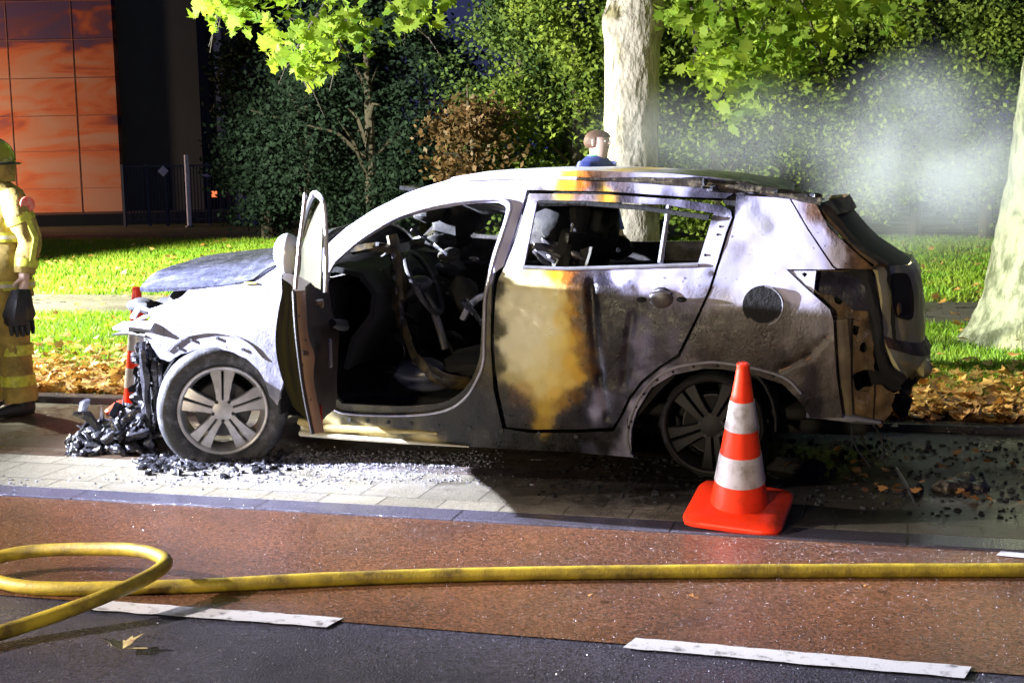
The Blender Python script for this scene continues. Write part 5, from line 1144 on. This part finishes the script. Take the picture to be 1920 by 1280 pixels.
# firefighter at the left edge, seen from his side and back, facing left-away
ffp=gpos(3,9.02); ff=empty('person',ffp,'firefighter in tan suit with yellow bands at the left edge holding black gloves','person')
fa=R(152) # facing
cf,sf=math.cos(fa),math.sin(fa)
def FF(x_,y_,z_): return Vector((ffp.x+x_*cf-y_*sf, ffp.y+x_*sf+y_*cf, z_*1.0+.006))
arm_r=((.29,.02,1.15),(.26,.16,.93))
arm_l=((-.28,-.07,1.16),(-.29,-.02,.92))
j=std_joints(arm_l,arm_r,curl=1.0); body_mesh('body',FF,j,ff,MT['skin']); face(FF,ff,MT['skin'])
def part(fn,*a,**k):
    mb=MB(); 
def gl_(pts,rad,name,m,par,n=20,jit=.0,thick=.004,cap=False):
    q=interp([(*p,0) for p in pts],4); rr_=[]; 
    for i in range(len(q)):
        t=i/4; a=min(int(t),len(rad)-2) if len(rad)>1 else 0; f=min(1,t-a); ra,rb=rad[a],rad[min(a+1,len(rad)-1)]
        rr_.append((ra[0]+(rb[0]-ra[0])*f, ra[1]+(rb[1]-ra[1])*f))
    mb=MB().loft([p[:3] for p in q],rr_,n=n,ref=(1,0.01,0),cap=cap,jit=jit)
    mb.v=[tuple(FF(*v)) for v in mb.v]; return mb.build(name,m,par,ang=80,thick=thick)
jk=gl_([(0,0,.78),(0,0,.95),(0,-.01,1.15),(0,-.01,1.32),(0,-.01,1.44),(0,.0,1.52)],[(.235,.185),(.225,.18),(.215,.17),(.235,.175),(.20,.14),(.085,.08)],'jacket',MT['kit'],ff,24,.12)
for z_,m_ in ((.86,'hiviz'),(1.17,'hiviz')): gl_([(0,-.005,z_-.03),(0,-.005,z_),(0,-.005,z_+.03)],[(.242,.192)]*3,'reflective_band',MT[m_],jk,24)
for z_ in (.86,1.17): gl_([(0,-.005,z_-.011),(0,-.005,z_),(0,-.005,z_+.011)],[(.2445,.1945)]*3,'silver_stripe',MT['silver'],jk,24)
for s,sg,(e,w) in (('r',1,arm_r),('l',-1,arm_l)):
    sh=(sg*.19,-.005,1.44)
    sl=gl_([sh,(sg*.255,-.01,1.33),e,tuple(Vector(e).lerp(Vector(w),.5)),tuple(Vector(e).lerp(Vector(w),.93))],[(.085,.09),(.088,.09),(.074,.074),(.067,.067),(.062,.062)],'sleeve',MT['kit'],ff,20,.22,cap=False)
    a=Vector((sg*.257,-.01,1.33)); E1=Vector(e); W1=Vector(w)
    for t,src in ((.15,(a,E1)),(.55,(E1,W1))):
        p0=src[0].lerp(src[1],t); p1=src[0].lerp(src[1],t+.22); gl_([tuple(p0),tuple(p0.lerp(p1,.5)),tuple(p1)],[(.094-.02*(src[0] is E1),.094-.02*(src[0] is E1))]*3,'reflective_band',MT['hiviz'],sl,20)
    # vertical stripe down the sleeve
    off=Vector((sg*.085,-.01,0)); mb=MB().loft([a+off,E1+Vector((sg*.078,-.005,0)),E1.lerp(W1,.6)+Vector((sg*.07,0,0))],[(.010,.022)]*3,n=8); mb.v=[tuple(FF(*v)) for v in mb.v]; mb.build('sleeve_stripe',MT['hiviz'],sl)
c=Vector((-.268,-.045,1.375)); mb=MB().loft([c+Vector((.03,0,0)),c-Vector((.066,.004,0))],[(.052,.052),(.050,.050)],n=18); mb.v=[tuple(FF(*v)) for v in mb.v]; mb.build('round_patch',mat('red_patch',(.75,.06,.035),.5,var=.5,scale=40,col2=(.8,.3,.2)),ff)
for sg in (-1,1):
    lg=gl_([(sg*.10,0,.92),(sg*.11,.0,.72),(sg*.12,.01,.50),(sg*.125,-.01,.28),(sg*.13,-.02,.10)],[(.12,.13),(.115,.12),(.098,.105),(.095,.10),(.10,.105)],'trousers',MT['kit'],ff,20,.22)
    for z_ in (.24,.44): gl_([(sg*.127,-.01,z_-.035),(sg*.127,-.01,z_),(sg*.127,-.01,z_+.035)],[(.106,.110)]*3,'reflective_band',MT['hiviz'],lg,20)
    mb=MB().loft([(sg*.13,-.09,.05),(sg*.13,-.03,.055),(sg*.135,.08,.045),(sg*.14,.19,.035)],[(.05,.05),(.055,.055),(.045,.052),(.028,.035)],n=12); mb.loft([(sg*.13,-.03,.05),(sg*.13,-.03,.16)],[.058,.062],n=12); mb.v=[tuple(FF(v[0],v[1],max(0,v[2]))) for v in mb.v]; mb.build('boot',MT['black'],ff)
mb=MB()
P=[]
for th_ in range(0,100,9):
    row=[]
    for k in range(25):
        q_=2*math.pi*k/24; t_=R(th_); row.append(FF(.128*math.sin(t_)*math.cos(q_),.01+.155*math.sin(t_)*math.sin(q_),1.655+.155*math.cos(t_)))
    P.append(row)
hm=MB().grid(P).build('helmet',mat('yellow_helmet',(.30,.29,.03),.25,coat=.5,var=.1),ff,thick=.006)
mb=MB().loft([(.142*math.cos(R(a)),.01+.17*math.sin(R(a)),1.635) for a in range(0,360,20)],[(.008,.02)]*18,n=6,closed=True,ref=(0,0,1)); mb.v=[tuple(FF(*v)) for v in mb.v]; mb.build('helmet_brim',MT['black'],hm)
gl_([(0,-.02,1.52),(0,-.02,1.58),(0,-.01,1.66)],[(.105,.11),(.11,.115),(.12,.13)],'neck_cover',MT['kit'],hm,18)
# black gloves held in the right hand: a separate thing
gv=FF(-.30,.0,.80); g=empty('gloves',(gv.x,gv.y,.62),'pair of black work gloves hanging from the firefighter\'s hand','gloves')
for dx,dy,ln in ((.0,.0,.30),(.04,.05,.27)):
    mb=MB(); c=Vector((-.30-dx,.0+dy,.84)); mb.loft([c,c-Vector((0,-.01,.08)),c-Vector((-.01,-.02,.16)),c-Vector((-.01,-.02,.22))],[(.03,.04),(.055,.065),(.06,.075),(.05,.06)],n=12,jit=.8)
    for f in range(4): b_=c+Vector((-.02+.015*f,-.03+.03*f,-.20)); mb.loft([b_,b_-Vector((0,.005,.05)),b_-Vector((.01,0,.10-.01*abs(f-1.5)))],[.017,.016,.011],n=8)
    b_=c+Vector((.02,.05,-.12)); mb.loft([b_,b_+Vector((.02,.03,-.05)),b_+Vector((.02,.03,-.09))],[.018,.016,.011],n=8)
    mb.v=[tuple(FF(*v)) for v in mb.v]; mb.build('glove',MT['cloth'],g,ang=80)
# bystander behind the car
bp_=gpos(1124,11.2); by=empty('person',bp_,'person in blue jacket with reddish brown hair standing behind the car roof','person')
fb=R(-105); cb,sb_=math.cos(fb),math.sin(fb)
def FF(x_,y_,z_): return Vector((bp_.x+x_*cb-y_*sb_, bp_.y+x_*sb_+y_*cb, z_*1.03+.06-.05*max(0,(z_-1.5)/.2)))
jb=std_joints(curl=.4);  body_mesh('body',FF,jb,by,MT['skin']); face(FF,by,MT['skin'],-.004)
MT['blue']=mat('blue_jacket',(.06,.09,.42),.6,scale=6,bump=.004,bscale=14); MT['jeans']=mat('dark_trousers',(.03,.035,.06),.8)
jk=gl_([(0,0,.85),(0,0,1.0),(0,0,1.2),(0,0,1.36),(0,.0,1.45),(0,.01,1.52)],[(.19,.14),(.18,.135),(.19,.14),(.21,.145),(.17,.12),(.07,.07)],'jacket',MT['blue'],by,24,.1)
for sg in (-1,1):
    gl_([(sg*.17,0,1.44),(sg*.225,0,1.33),(sg*.27,-.01,1.13),(sg*.27,.03,1.0),(sg*.27,.055,.92)],[(.075,.08),(.075,.08),(.06,.06),(.052,.052),(.048,.048)],'sleeve',MT['blue'],by,18,.15)
    gl_([(sg*.09,0,.93),(sg*.10,.0,.72),(sg*.11,.01,.50),(sg*.115,-.01,.28),(sg*.12,-.02,.08)],[(.11,.115),(.095,.10),(.08,.08),(.07,.07),(.07,.075)],'trousers',MT['jeans'],by,18,.12)
    mb=MB().loft([(sg*.12,-.08,.04),(sg*.125,.04,.045),(sg*.135,.17,.035)],[(.04,.04),(.04,.045),(.025,.035)],n=10); mb.v=[tuple(FF(*v)) for v in mb.v]; mb.build('shoe',MT['black'],by)
mb=MB().loft([(0,-.005,1.47),(0,.0,1.50),(0,.0,1.53)],[(.08,.075)]*3,n=16); mb.v=[tuple(FF(*v)) for v in mb.v]; mb.build('green_collar',mat('green_collar',(.12,.5,.2),.6),jk)
mb=MB().ball((0,.012,1.668),(.100,.116,.112),28,18,jit=.05,js=25)
mb.f=[f for f in mb.f if not (sum(mb.v[k][1] for k in f)/len(f)>.035 and sum(mb.v[k][2] for k in f)/len(f)<1.712) and sum(mb.v[k][2] for k in f)/len(f)>1.60]
mb.v=[tuple(FF(*v)) for v in mb.v]; mb.build('hair',mat('reddish_hair',(.13,.065,.04),.6,bump=.004,bscale=60),by,thick=.004)

# ================================================================== SMOKE
def smoke(name,c,d,dens,label,lo,seed,scale=1.6):
    m=bpy.data.materials.new(name+'_volume'); m.use_nodes=True; nt=m.node_tree; nt.nodes.remove(nt.nodes['Principled BSDF']); L=nt.links.new
    v=nd(nt,'ShaderNodeVolumePrincipled'); v.inputs['Color'].default_value=(.93,1,.86,1); v.inputs['Anisotropy'].default_value=.0; L(v.outputs[0],nt.nodes['Material Output'].inputs['Volume'])
    tc=nd(nt,'ShaderNodeTexCoord'); g_=nd(nt,'ShaderNodeVectorMath',operation='LENGTH'); L(tc.outputs['Object'],g_.inputs[0])
    sc_=nd(nt,'ShaderNodeVectorMath',operation='MULTIPLY'); sc_.inputs[1].default_value=(d[0],d[1],d[2]); L(tc.outputs['Object'],sc_.inputs[0])
    ad=nd(nt,'ShaderNodeVectorMath',operation='ADD'); ad.inputs[1].default_value=(seed,0,0); L(sc_.outputs[0],ad.inputs[0])
    n=nd(nt,'ShaderNodeTexNoise'); n.inputs['Scale'].default_value=scale; n.inputs['Detail'].default_value=3; n.inputs['Distortion'].default_value=.6; L(ad.outputs[0],n.inputs[0])
    f=nd(nt,'ShaderNodeMapRange',interpolation_type='SMOOTHSTEP'); f.inputs[1].default_value=1; f.inputs[2].default_value=.15; f.inputs[3].default_value=0; f.inputs[4].default_value=1; L(g_.outputs['Value'],f.inputs[0])
    r_=nd(nt,'ShaderNodeMapRange'); r_.inputs[1].default_value=lo; r_.inputs[2].default_value=.72; r_.inputs[3].default_value=0; r_.inputs[4].default_value=dens; L(n.outputs[0],r_.inputs[0])
    mu=nd(nt,'ShaderNodeMath',operation='MULTIPLY'); L(f.outputs[0],mu.inputs[0]); L(r_.outputs[0],mu.inputs[1]); L(mu.outputs[0],v.inputs['Density'])
    m.cycles.volume_step_rate=1.0 if hasattr(m,'cycles') and hasattr(m.cycles,'volume_step_rate') else 1
    mb=MB().ball((0,0,0),1,24,14); o=mb.build(name,m); o.location=c; o.scale=d
    return setp(o,'stuff',label,'smoke')
def fwp(px,py,D): d=ray(px,py); return CAM+d*(D/d.dot(_fh))
smoke('smoke',fwp(1745,300,9.6),(1.0,.85,.85),1.35,'thick white smoke drifting up behind the burnt tailgate',.30,3)
smoke('thin_smoke',fwp(1370,250,9.4),(1.2,.7,.45),.30,'thin white smoke rising above the burnt roof',.34,9)
